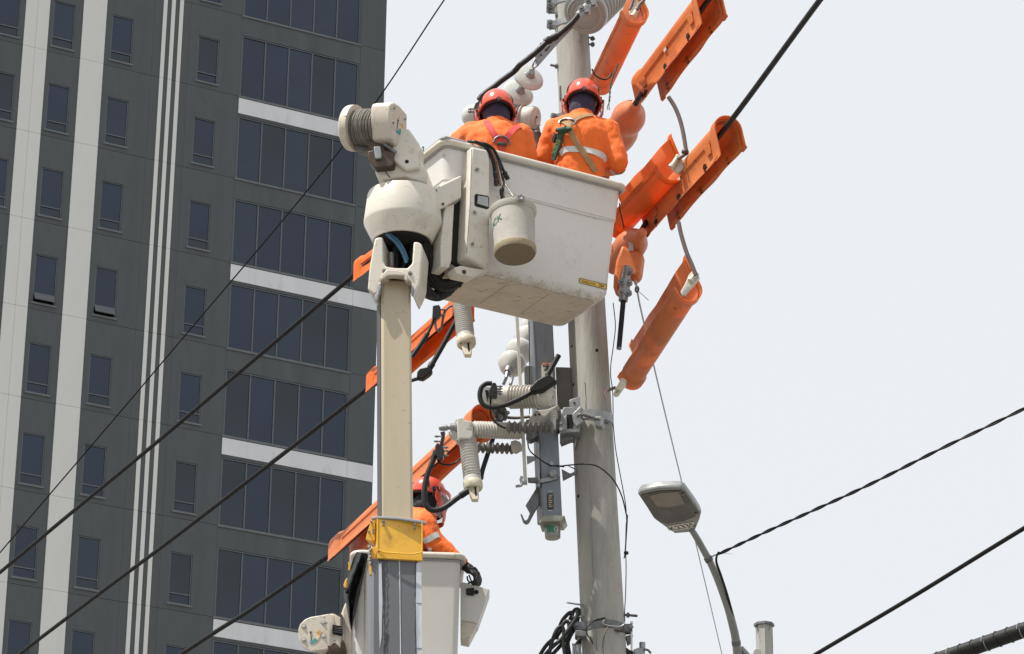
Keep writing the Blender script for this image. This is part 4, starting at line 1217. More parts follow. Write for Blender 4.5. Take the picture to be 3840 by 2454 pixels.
put('terminal', G().lathe(R5(225, 487, YS - .12), R5(395, 482, YS - .12), [(0, .008), (.05, .016), (.2, .018), (.45, .018), (.46, .012), (.6, .012), (.6, .026), (.85, .026), (.9, .035), (1, .035)], 20), 'galv', hb)
put('arm_bushing', G().lathe(R5(520, 500, YS - .12), R5(960, 515, YS - .02), [(0, .045)] + ribs(.03, .97, 17, .042, .051) + [(1, .045)], 32), 'polymer_white', hb, sharp=50)
hang2 = hanging(R4(705, 60, YS - .12), R4(775, 655, YS - .2), sw, 1.02, 19)
# dark silicone post insulators
def sheds(A, B, n, r0, r1, m, name, parent):
    pr = [(0, r0 * .7)]
    for i in range(n):
        a, s = i / n, 1 / n
        pr += [(a + s * .1, r0), (a + s * .45, r1), (a + s * .55, r1), (a + s * .9, r0)]
    return put(name, G().lathe(A, B, pr + [(1, r0 * .7)], 28), m, parent, sharp=55)
sheds(R5(828, 480, YS - .17), R5(1250, 490, YS - .17), 9, .022, .039, 'silicone_dark', 'post_insulator', sw)
sheds(R5(555, 660, YS + .0), R5(895, 672, YS + .08), 8, .018, .034, 'silicone_dark', 'post_insulator', sw)
put('insulator_end', G().prism(pix([R5(*q) for q in ((862, 605), (905, 590), (952, 610), (955, 660), (900, 690), (868, 680))], YS + .02), V(.01, .06, 0)), 'polymer_grey', sw, bevel=.006)
put('post_cap', G().lathe(R5(1242, 340, YS - .13), R5(1242, 500, YS - .13), [(0, .02)] + ribs(.05, .4, 3, .022, .028) + [(.45, .017), (1, .014)], 18), 'polymer_grey', sw)
# steel cross arms and brackets
put('cross_arm', G().prism(pix([R5(*q) for q in ((1030, 400), (1085, 330), (1185, 322), (1290, 280), (1200, 360), (1120, 430), (1060, 462), (1035, 450))], YS - .06), V(.01, .09, 0)), 'polymer_white', sw, bevel=.004)
put('cross_arm_web', G().prism(pix([R5(*q) for q in ((1000, 410), (1050, 400), (1060, 460), (1130, 460), (1300, 300), (1310, 480), (1250, 540), (1130, 545), (1030, 600), (1000, 590))], YS + .02), V(.01, .06, 0)), 'galv_dark', sw, bevel=.004)
for q in ((1082, 373), (1120, 368)):
    p = R5(*q, YS - .061)
    put('arm_hole', G().lathe(p, p + V(0, -.002, 0), [(0, .006), (1, .006)], 10), 'hole', sw)
put('lower_arm', G().prism(pix([R5(*q) for q in ((1300, 545), (1420, 530), (1420, 588), (1385, 590), (1300, 625))], YS + .03), V(.01, .06, 0)), 'galv_dark', sw, bevel=.004)
put('rear_panel', G().prism(pix([S4(*q) for q in ((560, 695), (715, 700), (742, 715), (755, 1180), (620, 1185), (580, 1150))], YS + .14), V(.01, .02, 0)), 'silicone_dark', sw, bevel=.006)
put('rear_panel', G().prism(pix([S4(*q) for q in ((195, 690), (215, 678), (290, 680), (300, 910), (205, 905))], YS + .10), V(.01, .02, 0)), 'galv_dark', sw, bevel=.005)
# box bracket that carries the switch on the pole
bkt = put('pole_bracket', G().prism(pix([S4(*q) for q in ((605, 1350), (650, 1168), (690, 1160), (845, 1160), (842, 1448), (690, 1450), (612, 1468))], YS - .02), V(.01, .12, 0)), 'galv', sw, bevel=.004)
put('bracket_slot', G().prism(pix([S4(*q) for q in ((693, 1248), (765, 1245), (768, 1405), (700, 1412))], YS - .022), V(0, .001, 0)), 'hole', bkt)
put('bracket_side', G().prism(pix([S4(*q) for q in ((605, 1360), (690, 1250), (695, 1415), (612, 1470))], YS - .03), V(.0, .01, 0)), 'galv', bkt, bevel=.002)
put('bracket_top', G().prism(pix([S4(*q) for q in ((722, 1085), (745, 1070), (832, 1042), (846, 1050), (850, 1162), (725, 1160))], YS + .02), V(.0, .008, 0)), 'galv', bkt, bevel=.002)
put('bracket_strap', G().prism(pix([S4(*q) for q in ((755, 1245), (850, 1150), (876, 1165), (850, 1215), (848, 1270), (886, 1322), (800, 1384), (765, 1330))], YS - .06), V(.005, .03, 0)), 'galv', bkt, bevel=.003)
p = S4(782, 1115, YS + .019)
put('bracket_hole', G().lathe(p, p + V(0, -.002, 0), [(0, .007), (1, .007)], 10), 'hole', bkt)
for q in ((632, 1352), (636, 1422)):
    put('bracket_bolt', G().bolt(S4(*q, YS - .03), V(-.4, -1, 0), .011, .014), 'galv', bkt)
put('tie_rod', G().tube(spline([S4(815, 1268, YS - .07), S4(850, 1248, YS - .08), S4(920, 1262, YS - .07), S4(1040, 1300, YS - .03), S4(1175, 1350, YS - .01)], 6), .0085, 10), 'galv_dark', bkt)
put('tie_clamp', G().prism(pix([S4(*q) for q in ((1020, 1275), (1100, 1258), (1120, 1275), (1122, 1360), (1100, 1388), (1022, 1372))], YS - .03), V(.006, .06, 0)), 'galv', bkt, bevel=.004)

# ------------------------------------------------------------------ cable ends on the switch
def cable(name, pts, r_, m, label, cat='cable', n=8, seg=10, group=None):
    return put(name, G().tube(spline(pts, n), r_, seg), m, label=label, cat=cat, group=group)
lp_ = thing('loop_cable', 'thick black cable looping left round the upper bushing to a taped black connector', 'cable', R5(620, 320, YS - .2))
put('cable', G().tube(spline([R5(*q, YS - .24) for q in ((700, 92), (645, 95), (604, 130), (590, 200), (610, 265), (655, 298), (740, 302), (850, 270), (980, 210), (1065, 160))], 8), .0145, 12), 'cable_grey', lp_)
def connector(poly, Y, parent, studs=(), dx_=1):
    c = put('connector', G().prism(pix(poly, Y), V(0.003, .045, 0)), 'black_plastic', parent, bevel=.004)
    for q in studs:
        a = P(*q, Y + .02)
        put('stud', G().lathe(a, a + V(.038 * dx_, 0, 0), [(0, .005), (.5, .005), (.5, .008), (.75, .008), (.75, .005), (1, .005)], 8), 'bolt', c)
    return c
connector([R5(*q) for q in ((700, 82), (730, 84), (742, 110), (742, 200), (722, 210), (668, 205), (672, 150), (690, 110))], YS - .26, lp_, [R5(735, 118), R5(735, 140), R5(735, 163), R5(735, 183)])
connector([R5(*q) for q in ((635, 150), (668, 150), (660, 235), (655, 240))], YS - .24, lp_)
wg = put('taped_connector', G().prism(pix([S4(*q) for q in ((265, 940), (275, 925), (335, 858), (350, 845), (470, 780), (500, 785), (580, 856), (515, 895), (420, 960), (395, 965), (285, 985))], YS - .30), V(.004, .06, 0)), 'black_rubber', lp_, bevel=.008)
put('stub', G().lathe(S4(470, 800, YS - .27), S4(602, 562, YS - .27), [(0, .017), (.1, .0155), (1, .0155)], 14), 'black_rubber', lp_)
cable('tail_cable', [R5(*q, YS - .2) for q in ((688, 200), (684, 330), (700, 400), (760, 462), (822, 490))], .0055, 'black_rubber', 'thin black tail cable from the looped connector down to the dark ribbed insulator')
lc_ = thing('elbow_cable', 'black cable hanging in a loop from the left terminal in front of the lower lineman', 'cable', R5(160, 1220, YS - .2))
put('cable', G().tube(spline([R5(*q, YS - .2) for q in ((200, 690), (170, 790), (128, 890), (104, 1000), (98, 1110), (118, 1180), (165, 1215), (230, 1212), (300, 1178), (390, 1110), (485, 1045))], 8), .0165, 12), 'cable_grey', lc_)
put('sleeve', G().lathe(R5(415, 1092, YS - .2), R5(485, 1045, YS - .2), [(0, .017), (.1, .020), (1, .020)], 12), 'black_rubber', lc_)
connector([R5(*q) for q in ((195, 640), (212, 615), (262, 655), (275, 690), (262, 752), (225, 758), (190, 720))], YS - .23, lc_, [R5(255, 660), R5(262, 690), R5(255, 732)])
connector([R5(*q) for q in ((238, 520), (280, 512), (262, 640), (232, 640), (248, 560))], YS - .2, lc_, [R5(245, 562), R5(240, 606)], -1)
cable('drip_cable', [R5(*q, YS - .18) for q in ((212, 755), (225, 785), (262, 808), (330, 812), (385, 788), (415, 758))], .0055, 'black_rubber', 'thin black drip loop under the left elbow connector')
cable('riser_cable', [R5(*q, YS + .05) for q in ((708, 575), (660, 720), (615, 860), (600, 940))], .0145, 'cable_grey', 'straight dark cable rising behind the hanging grey bushing')
uc = thing('upper_connector', 'black clamp connector with two cables hanging under the left end of the upper bucket', 'connector', R4(400, 290, YS - .2))
connector([R4(*q) for q in ((378, 142), (450, 132), (466, 160), (470, 240), (450, 268), (385, 292), (370, 280))], YS - .2, uc, [R4(455, 190), R4(450, 252)])
put('cable', G().tube(spline([R4(*q, YS - .17) for q in ((392, 285), (370, 360), (335, 435), (260, 560), (140, 735))], 8), [.009] * 18 + [.0145] * 15, 10), 'cable_grey', uc)
put('drip_loop', G().tube(spline([R4(*q, YS - .17) for q in ((408, 285), (408, 370), (430, 430), (470, 420), (490, 330), (515, 220), (560, 165), (605, 145))], 8), .0075, 8), 'cable_brown', uc)
sc = thing('splice_cable', 'grey cable with black wedge splice hanging below the upper bucket beside the beige boom', 'cable', R4(200, 990, YS - .1))
put('cable', G().tube(spline([R4(640, 330, YS - .1), R4(520, 560, YS - .1), R4(372, 820, YS - .1)], 8), .0155, 12), 'cable_grey', sc)
put('sleeve', G().lathe(R4(378, 805, YS - .1), R4(345, 862, YS - .1), [(0, .017), (.2, .021), (1, .019)], 12), 'cable_grey', sc)
put('splice', G().prism(pix([R4(*q) for q in ((198, 905), (225, 868), (330, 845), (370, 868), (368, 905), (330, 942), (260, 990), (190, 975))], YS - .12), V(.004, .05, 0)), 'black_rubber', sc, bevel=.007)
put('tail', G().tube(spline([R4(230, 985, YS - .1), R4(190, 992, YS - .1), R4(145, 1005, YS - .1), R4(80, 1030, YS - .05)], 6), .011, 10), 'cable_grey', sc)
cable('red_jumper', [R4(1195, 1432, YS + .12), R4(1340, 1440, YS + .12), R4(1500, 1425, YS + .1)], .0095, 'cable_brown', 'short red-brown jumper rod behind the white operating rod')
cable('earth_wire', [R5(*q, YS - .07) for q in ((1015, 610), (1030, 680), (1090, 740), (1200, 812))] + [R5(1290, 825, YS - .09), R5(1400, 815, YS - .12), R5(1520, 808, YS - .2), R5(1640, 830, YS - .2), R5(1770, 940, YS - .14), R5(1850, 1090, YS - .06), R5(1890, 1250, YS - .02)] + [S1(1118, 100, YS), S1(1110, 250, YS), S1(1095, 480, YS), S1(1085, 540, YS)], .0042, 'black_rubber', 'thin black earth wire curving from the steel switch column round the concrete pole', seg=6)
t = thing('wire_tie', 'black wire tie knot on the thin wires right of the pole', 'wire tie', S1(1105, 495, YS))
put('knot', G().lathe(S1(1082, 484, YS - .01), S1(1130, 484, YS - .01), [(0, .008), (.2, .011), (.45, .007), (.6, .012), (1, .008)], 10), 'black_rubber', t)
cable('tie_wire', [R5(*q, YS - .1) for q in ((1215, 822), (1280, 825), (1340, 832))], [.004] * 8 + [.011] + [.004] * 8, 'black_rubber', 'short black tie wire bunched at the earth lug of the steel column', seg=6)
cable('pole_wire', [S4(*q, YP - .02) for q in ((1230, -40), (1255, 220), (1235, 430), (1205, 650), (1200, 800), (1222, 960), (1228, 1150), (1228, 1320))] + [R5(1783, 550, YP), R5(1800, 700, YP), R5(1840, 920, YP), R5(1882, 1150, YP), R5(1893, 1300, YP)] + [S1(1105, 200, YP), S1(1100, 420, YP), S1(1105, 640, YP), S1(1100, 900, YP), S1(1090, 1090, YP), S1(1092, 1200, YP)], .0032, 'black_rubber', 'thin black wire running down the right edge of the concrete pole', seg=6)
cable('column_wire', [S4(*q, YS - .04) for q in ((258, 180), (262, 500), (262, 900), (264, 1240))], .003, 'black_rubber', 'thin black wire running down the left edge of the steel column', seg=6)

# ------------------------------------------------------------------ suspension discs
def disc_string(A, B, n, rad, label, cap='galv', m='porcelain', deep=1.0):
    t = thing('disc_insulator', label, 'insulator', B)
    d = (B - A)
    for i in range(n):
        a = A + d * (i / n)
        b = A + d * ((i + 1) / n)
        DP = [(.16, .30), (.20, .42), (.30, .66), (.44, .88), (.56, .985), (.64, 1), (.70, .97), (.73, .86), (.70, .62), (.78, .5), (.74, .3)] if deep > 1 else None
        put('shell', G().lathe(a, b, [(u_, rad * v_) for u_, v_ in DP] if DP else [(.20, rad * .30), (.215, rad * .45), (.24, rad * .68), (.28, rad * .88), (.33, rad * .985), (.37, rad), (.42, rad * .97), (.44, rad * .86), (.41, rad * .62), (.47, rad * .5), (.44, rad * .3)], 40), m, t)
        put('cap', G().lathe(a, b, [(-.02, rad * .12), (-.02, rad * .2), (.08, rad * .26), (.2, rad * .33), (.32, rad * .4), (.36, rad * .3)], 24), cap, t)
        put('pin', G().lathe(a, b, [(.7, rad * .12), (1, rad * .1)], 12), cap, t)
    return t
ds = disc_string(P(*W3(1215, 215), 18.05), P(*W3(985, 575), 18.31), 2, .10, 'pair of glossy white disc insulators hanging above the left lineman')
put('shackle', G().tube([P(*W3(*q), 18.0) for q in ((1237, 192), (1222, 150), (1240, 90), (1262, 60), (1280, 100), (1270, 150), (1240, 170))], .006, 8), 'galv_dark', ds)
put('lower_fitting', G().tube([P(*W3(*q), 18.3) for q in ((1050, 690), (1085, 650), (1070, 630), (1100, 610), (1080, 690))], .009, 8), 'galv_dark', ds)
ds2 = disc_string(R4(1240, 905, 18.72), R4(1590, 330, 19.16), 4, .088, 'white disc insulator string half hidden by the steel switch column', deep=2)
put('clevis_bar', G().tube([R4(1240, 905, 18.72), R4(1225, 980, 18.7), R4(1195, 1050, 18.68)], .010, 8), 'galv', ds2)
put('clevis_bar', G().tube([R4(1240, 905, 18.72), R4(1300, 975, 18.72), R4(1275, 1060, 18.7)], .010, 8), 'galv', ds2)
# big ribbed post insulator at the pole top
t = thing('post_insulator', 'large grey ribbed porcelain insulator at the very top of the pole', 'insulator', P(*W6(760, 190), 18.0))
A_, B_ = P(*W6(735, 170), 18.12), P(*W6(1030, -120), 18.40)
L_ = (B_ - A_).length
rad = 265 / 3.078 * mpp(A_)
put('ribbed_body', G().lathe(A_, B_, [(0, rad * .3), (.02, rad * .8), (.05, rad * .97), (.08, rad)] + sum([[(.11 + i * .11, rad), (.13 + i * .11, rad * .98), (.145 + i * .11, rad * .84), (.17 + i * .11, rad * .84), (.19 + i * .11, rad * .97)] for i in range(8)], []) + [(1, rad * .5)], 48), 'porcelain_grey', t, sharp=30)
for i in range(3):
    rr_ = rad * (.34 + i * .2)
    s_, b_ = frame(B_ - A_)
    c_ = A_ + (B_ - A_) * (.012 + .004 * i)
    put('shed_ring', G().tube([c_ + (s_ * math.cos(a) + b_ * math.sin(a)) * rr_ for a in [2 * math.pi * j / 40 for j in range(41)]], .007, 6, False), 'porcelain_grey', t)
t = thing('strain_clamp', 'steel strain clamp with four bolts gripping the cable at the pole top', 'clamp', P(*W6(670, 195), 17.9))
put('barrel', G().tube([P(*W6(*q), 17.9 + i * .03) for i, q in enumerate(((662, 185), (700, 150), (760, 90), (820, 30), (870, -20)))], [.018, .024, .026, .026, .026], 12), 'galv', t)
for q in ((712, 92), (775, 140), (787, 5), (850, 55)):
    p = P(*W6(*q), 17.87)
    put('clamp_bolt', G().bolt(p, V(-.2, -1, 0), .013, .02), 'bolt', t)
    put('clamp_ear', G().lathe(p + V(0, .012, 0), p + V(0, -.002, 0), [(0, .022), (1, .02)], 14), 'galv', t)
cable('dead_end_cable', [P(*W6(*q), 17.9) for q in ((668, 185), (600, 265), (500, 355), (420, 420), (320, 480), (200, 590), (80, 690), (0, 752))] + [P(*W3(*q), 17.95) for q in ((1010, 210), (860, 320), (760, 400), (650, 480), (605, 540))], .0175, 'cable_grey', 'thick black cable sweeping down left from the pole top to the white bulb')
t = thing('cable_sleeve', 'taped black sleeve on the sweeping cable beside the pole', 'sleeve', P(*W6(300, 500), 17.9))
put('sleeve', G().lathe(P(*W6(430, 415), 17.9), P(*W6(290, 490), 17.9), [(0, .021), (.3, .023), (.5, .020), (.6, .025), (1, .022)], 12), 'black_rubber', t)
put('tape_tail', G().prism(pix([W6(*q) for q in ((228, 500), (300, 465), (315, 490), (240, 525))], 17.93), V(0, .02, 0)), 'black_rubber', t, bevel=.003)
t = thing('link_plate', 'slotted steel link plate slanting from the pole to the disc insulators', 'link plate', P(*W6(190, 760), 18.0))
put('plate', G().prism([P(*W6(*q), Y) for q, Y in (((172, 650), 18.0), ((420, 440), 18.14), ((620, 268), 18.26), ((640, 290), 18.26), ((430, 510), 18.14), ((205, 765), 18.0), ((180, 755), 18.0))], V(0, .009, 0)), 'galv', t, bevel=.0015)
put('plate_slot', G().tube([P(*W6(300, 580), 18.06), P(*W6(340, 535), 18.085)], .006, 6), 'hole', t)
for q in ((243, 640), (180, 690)):
    p = P(*W6(*q), 18.02)
    put('plate_hole', G().lathe(p, p + V(0, -.006, 0), [(0, .0065), (1, .0065)], 10), 'hole', t)
t = thing('bulb_connector', 'black clamp with three studs on the white bulb behind the left lineman', 'connector', P(*W3(560, 760), 18.2))
connector([W3(*q) for q in ((560, 575), (600, 545), (640, 555), (636, 600), (600, 660), (575, 740), (552, 766), (542, 700), (545, 620))], 18.17, t, [W3(548, 645), W3(548, 672), W3(545, 680)], -1)
# fittings between the lower orange cover and the white rod
t = thing('dead_end_fitting', 'dark steel dead-end clamp beside the mouth of the lower left orange cover', 'clamp', R4(1150, 1470, 18.35))
put('body', G().tube(spline([R4(*q, 18.35) for q in ((1080, 1400), (1140, 1375), (1180, 1400), (1150, 1460), (1110, 1500))], 5), [.03] * 6 + [.036] * 8 + [.022] * 7, 10), 'galv_dark', t)
put('eye', G().tube([R4(1190 + 30 * math.cos(a), 1345 + 18 * math.sin(a), 18.3) for a in [2 * math.pi * i / 16 for i in range(17)]], .006, 6, False), 'bolt', t)
put('eye', G().tube([R4(1240 + 20 * math.cos(a), 1380 + 14 * math.sin(a), 18.3) for a in [2 * math.pi * i / 16 for i in range(17)]], .005, 6, False), 'bolt', t)
for q in ((1110, 1360), (1165, 1352), (1165, 1440)):
    put('clamp_bolt', G().bolt(R4(*q, 18.3), V(0, -1, 0), .012, .03), 'bolt', t)

# ================================================================== orange insulating covers and the conductors
def cover(label, far, near, w_, h_, up=1, m='orange_cover', name='line_cover', lip=.02, flare=1.16, th=.006, ends=(1, 1), group='orange insulating line covers', tiltx=0.0, hr=None, wave=1.0):
    """inverted-U trough along far->near; up=-1 hangs it open side up"""
    A, B = far, near
    d = (B - A).normalized()
    u_ = V(tiltx, 0, up)
    u_ = (u_ - d * u_.dot(d)).normalized()
    s_ = d.cross(u_).normalized()
    t = thing(name, label, 'line cover', A.lerp(B, .5) - V(0, 0, h_), group)
    def prof(sc, hs, lp):
        r_ = w_ / 2 * sc
        k2 = hs * (hr if hr else h_)
        o = [(-r_ - lp, -k2), (-r_, -k2 + .012)]
        o += [(-r_, -k2 * .5)]
        o += [(-r_ * math.cos(a), r_ * math.sin(a)) for a in [math.pi * i / 14 for i in range(15)]]
        o += [(r_, -h_ * hs * .5), (r_, -h_ * hs + .012), (r_ + lp, -h_ * hs)]
        r2 = r_ - th
        i_ = [(r_ + lp, -h_ * hs - th), (r2, -h_ * hs + .006)]
        i_ += [(r2, -h_ * hs * .5)]
        i_ += [(r2 * math.cos(a), r2 * math.sin(a)) for a in [math.pi * i / 14 for i in range(15)]]
        i_ += [(-r2, -k2 * .5), (-r2, -k2 + .006), (-r_ - lp, -k2 - th)]
        return o + i_
    L_ = (B - A).length
    def sweep(st):
        rings = []
        for x, sc, hs, lp in st:
            c = A + d * x
            rings.append([c + s_ * a + u_ * b for a, b in prof(sc, hs, lp)])
        return G().rings(rings)
    nw = 26
    st = []
    for i in range(nw + 1):
        f = i / nw
        wav = 1 + (.05 * math.sin(f * 9.3) + .03 * math.sin(f * 23)) * (wave if up > 0 else .2)
        st.append((L_ * (.03 + .94 * f), 1.0, wav, lip * (1 + .4 * math.sin(f * 14))))
    b = put('shell', sweep(st), m, t, sharp=50)
    if ends[0]:
        put('end_collar', sweep([(0, flare, 1.08, lip * .4), (L_ * .05, flare * 1.01, 1.1, lip * .4), (L_ * .075, 1.02, .95, lip * .4)]), m, t, sharp=50)
    if ends[1]:
        put('end_collar', sweep([(L_ * .925, 1.02, .95, lip * .4), (L_ * .95, flare * 1.01, 1.1, lip * .4), (L_, flare, 1.08, lip * .4)]), m, t, sharp=50)
    # stiffening ridges along each side
    for sg in (-1, 1):
        r_ = w_ / 2
        pr = [(sg * (r_ - .001), -h_ * .1), (sg * (r_ + .007), -h_ * .14), (sg * (r_ + .007), -h_ * .22), (sg * (r_ - .001), -h_ * .26)]
        put('side_ridge', G().rings([[A + d * x + s_ * a + u_ * c for a, c in pr] for x in (L_ * .09, L_ * .91)]), m, t)
    return t, A, d, s_, u_, L_
def clasp(cv, x, side, drop=.9):
    """worn black buckle on the outside of a cover's leg"""
    t, A, d, s_, u_, L_ = cv
    return A + d * (L_ * x) + s_ * side + u_ * drop
# right-hand side, running toward the camera
near = P(*R2(1235, 345), 17.0)
RH3 = cover('large orange line cover with wide open mouth, right of the upper bucket', PZ(2452, 800, near.z - .02), near, .15, .15, lip=.012, tiltx=-.22, hr=.105, wave=.35)
near2 = P(2660, -5, 17.05)
RH2 = cover('large orange line cover running out of the top of the picture, right of the pole', PZ(2418, 318, near2.z - .02), near2, .15, .15, lip=.012, tiltx=-.22, hr=.105, wave=.35)
nr = P(2385, 45, 17.35)
RH1 = cover('orange line cover hanging open side up beside the pole top, tied with dark rope', PZ(2248, 330, nr.z - .02), nr, .135, .175, up=-1, tiltx=.45, lip=.008, m='orange_cover', ends=(0, 1), hr=.03)
nr = P(2520, 632, 17.5)
RH4 = cover('orange line cover hanging open side up behind the right corner of the upper bucket', PZ(2318, 850, nr.z - .02), nr, .145, .19, up=-1, tiltx=.45, lip=.01, m='orange_fresh', hr=.04)
nr = P(2585, 1085, 17.5)
RH5 = cover('lowest orange line cover right of the pole, hanging from a brown jumper', PZ(2368, 1420, nr.z - .02), nr, .134, .195, up=-1, tiltx=.45, lip=.01, hr=.03)
# left-hand side, running away to the left
nr = P(1640, 800, 18.35)
LH1 = cover('orange line cover end peeping out left of the white boom head', PZ(1360, 1005, nr.z - .03), nr, .115, .10, m='orange_fresh', lip=.008)
nr = P(1738, 1138, 18.4)
LH2 = cover('bright orange line cover slanting behind the beige boom under the upper bucket', PZ(1412, 1425, nr.z - .03), nr, .125, .09, m='orange_fresh', lip=.010, wave=.4)
nr = P(1812, 1560, 18.55)
LH3 = cover('long orange line cover passing behind the lower lineman and over the lower bucket', PZ(1272, 2055, nr.z - .03), nr, .125, .095, m='orange_cover', lip=.010, wave=.4, flare=1.22)
# worn buckles, tags
def buckle(cv, x, side, drop, sz=.022):
    t, A, d, s_, u_, L_ = cv
    c = A + d * (L_ * x) + s_ * side + u_ * drop
    nrm = s_ if side > 0 else -s_
    b = put('buckle', G().prism([c + d * a + u_ * b_ + nrm * .002 for a, b_ in ((-sz, -.006), (-sz * .3, -.016), (sz * .9, -.010), (sz, .008), (0, .016), (-sz * .7, .008))], nrm * .006), 'black_rubber', t, bevel=.002)
    put('buckle_strap', G().tube([c + d * (.012 * math.cos(a)) + u_ * (-.02 + .012 * math.sin(a)) + nrm * .006 for a in [2 * math.pi * i / 10 for i in range(11)]], .003, 5, False), 'black_rubber', t)
for cv in (RH2, RH3):
    for x in (.14, .45, .80):
        buckle(cv, x, .077, -.125)
        buckle(cv, x, -.067, -.08)
    t, A, d, s_, u_, L_ = cv
    for sg in (-1, 1):
        c = A + d * (L_ * .5) + s_ * (sg * .083) + u_ * -.045
        put('tag', G().prism([c + d * a + u_ * b_ for a, b_ in ((-.02, -.01), (.02, -.01), (.02, .012), (-.02, .012))], s_ * (sg * .001)), 'label_white', t)
    # wide ribs across the legs near the mouth
    for x in (.13, .86):
        for sg in (-1, 1):
            c = A + d * (L_ * x) + s_ * (sg * .0755)
            put('cross_rib', G().prism([c + d * a + u_ * b_ for a, b_ in ((-.03, -.02), (.05, -.04), (.05, -.095), (0, -.095))], s_ * (sg * .010)), 'orange_cover', t, bevel=.004)
t, A, d, s_, u_, L_ = LH2
for x in (.30,):
    for sg in (-1, 1):
        c = A + d * (L_ * .45) + s_ * (sg * .0635) + u_ * -.055
        put('tag', G().prism([c + d * a + u_ * b_ for a, b_ in ((-.04, -.018), (.05, -.018), (.05, .018), (-.04, .018))], s_ * (sg * .002)), 'grey_trim', t)
# hoods over the dead ends
def hood(label, A, B, bul, m='orange_pale'):
    t = thing('dead_end_hood', label, 'insulating hood', B, 'orange dead-end hoods')
    put('hood', G().lathe(A, B, bul, 32), m, t, sharp=60)
    return t
A_, B_ = P(*R1(560, 925), 17.75), P(*R1(330, 1330), 18.5)
h1 = hood('glossy orange dead-end hood right of the right lineman, cable entering its nose', A_, B_, [(0, .024), (.02, .034), (.10, .04), (.14, .062), (.20, .088), (.28, .102), (.36, .10), (.42, .09), (.46, .088), (.52, .10), (.60, .108), (.70, .106), (.78, .10), (.84, .092), (1, .08)])
put('slot', G().tube([A_ + (B_ - A_) * t + V(0.022, -.4, .0).normalized() * r_ for t, r_ in ((.0, .03), (.12, .04), (.26, .088), (.4, .082), (.6, .094))], [.016, .02, .012, .016, .008], 8), 'black_rubber', h1)
put('seam_flange', G().prism([A_ + (B_ - A_) * t + V(.55, -.55, .6).normalized() * r_ for t, r_ in ((.05, .02), (.12, .05), (.26, .10), (.44, .09), (.6, .108), (.84, .09), (.84, .07), (.05, .01))], V(.012, .004, 0)), 'orange_pale', h1)
A_, B_ = P(*R3(355, 150), 17.85), P(*R3(120, 420), 18.4)
h2 = hood('orange dead-end hood hanging at the right edge of the upper bucket above the steel T-clamp', A_, B_, [(0, .02), (.02, .028), (.12, .034), (.2, .06), (.32, .088), (.48, .096), (.6, .088), (.7, .09), (.85, .095), (1, .07)])
put('skirt', G().prism(pix([R3(*q) for q in ((180, 250), (255, 300), (355, 310), (330, 488), (285, 530), (205, 470), (160, 642), (105, 622), (110, 520), (130, 380))], 17.95), V(.02, .12, 0)), 'orange_cover', h2, bevel=.02)
put('grey_patch', G().prism(pix([R3(*q) for q in ((232, 232), (272, 232), (276, 310), (236, 312))], 17.945), V(0, .004, 0)), 'galv', h2, bevel=.003)
# T clamp and its stub
t = thing('t_clamp', 'grey bolted T-clamp with a straight cable stub hanging below the orange hood', 'clamp', R3(155, 1120, 17.95))
put('body', G().lathe(R3(225, 440, 17.93), R3(190, 725, 17.93), [(0, .022), (.25, .026), (.5, .03), (.8, .034), (.82, .028), (1, .027)], 16), 'galv', t)
for q in ((248, 478), (240, 570), (180, 560), (235, 655), (180, 648)):
    p = R3(*q, 17.90)
    put('clamp_ear', G().lathe(p + V(0, .012, 0), p - V(0, .004, 0), [(0, .022), (1, .02)], 14), 'galv', t)
    put('clamp_bolt', G().bolt(p - V(0, .004, 0), V(0, -1, 0), .0125, .014), 'bolt', t)
put('stub_cable', G().lathe(R3(192, 722, 17.93), R3(156, 1118, 17.93), [(0, .0155), (1, .0155)], 14), 'cable_grey', t)
p0, p1 = R3(157, 1110, 17.93), R3(155.8, 1121, 17.93)
put('cut_end', G().lathe(p0, p1, [(0, .0158), (1, .0150), (1, .008)], 14), 'galv', t)
# conductors, right
def line(name, pts, r_, m, label, group='conductors', cat='cable', seg=10, n=10):
    return put(name, G().tube(spline(pts, n), r_, seg), m, label=label, cat=cat, group=group)
wz = P(2722, 478, 17.0)
line('conductor', [P(*R1(478, 1005), 17.95), P(2394, 372, 17.9), PZ(2440, 300, near2.z - .03), P(2700, -60, 16.9), P(2700, -60, 16.9) + (P(2700, -60, 16.9) - PZ(2440, 300, near2.z - .03)) * 3], .0165, 'cable_grey', 'thick black conductor between the glossy orange hood and the upper right line cover')
line('conductor', [P(*R3(340, 145), 17.95), P(2452, 790, 18.1), PZ(2480, 760, near.z - .03), wz, PZ(3075, 0, wz.z + .02), PZ(3330, -330, wz.z + .04), PZ(3330, -330, wz.z + .04) + (PZ(3330, -330, wz.z + .04) - wz) * 2], .0165, 'cable_grey', 'thick black conductor rising to the upper right from the open mouth of the line cover')
# conductors, left
for k_, (p0, p1, lab_) in enumerate((((1335, 1026), (0, 2147), 'uppermost of the three thick black conductors crossing the tower'), ((1392, 1448), (72, 2454), 'middle one of the three thick black conductors crossing the tower'), ((1236, 2084), (680, 2454), 'lowest of the three thick black conductors, entering the long orange cover'))):
    cv = (LH1, LH2, LH3)[k_]
    a = cv[1] + V(0, 0, -.02)
    z_ = a.z
    q0 = PZ(*p0, z_ - .02)
    q1 = PZ(*p1, z_ - .04)
    ext = q1 + (q1 - q0) * 2
    mid = q0.lerp(q1, .5) - V(0, 0, .012)
    back = cv[1] + cv[2] * cv[5] * .9 - V(0, 0, .02)
    line('conductor', [back, a, q0, mid, q1, ext], .0152 if k_ < 2 else .016, 'wire_black', lab_)
q0, q1 = P(1292, 542, 24), None
q1 = P(0, 2073, 27)
q2 = P(1666, 0, 22.5)
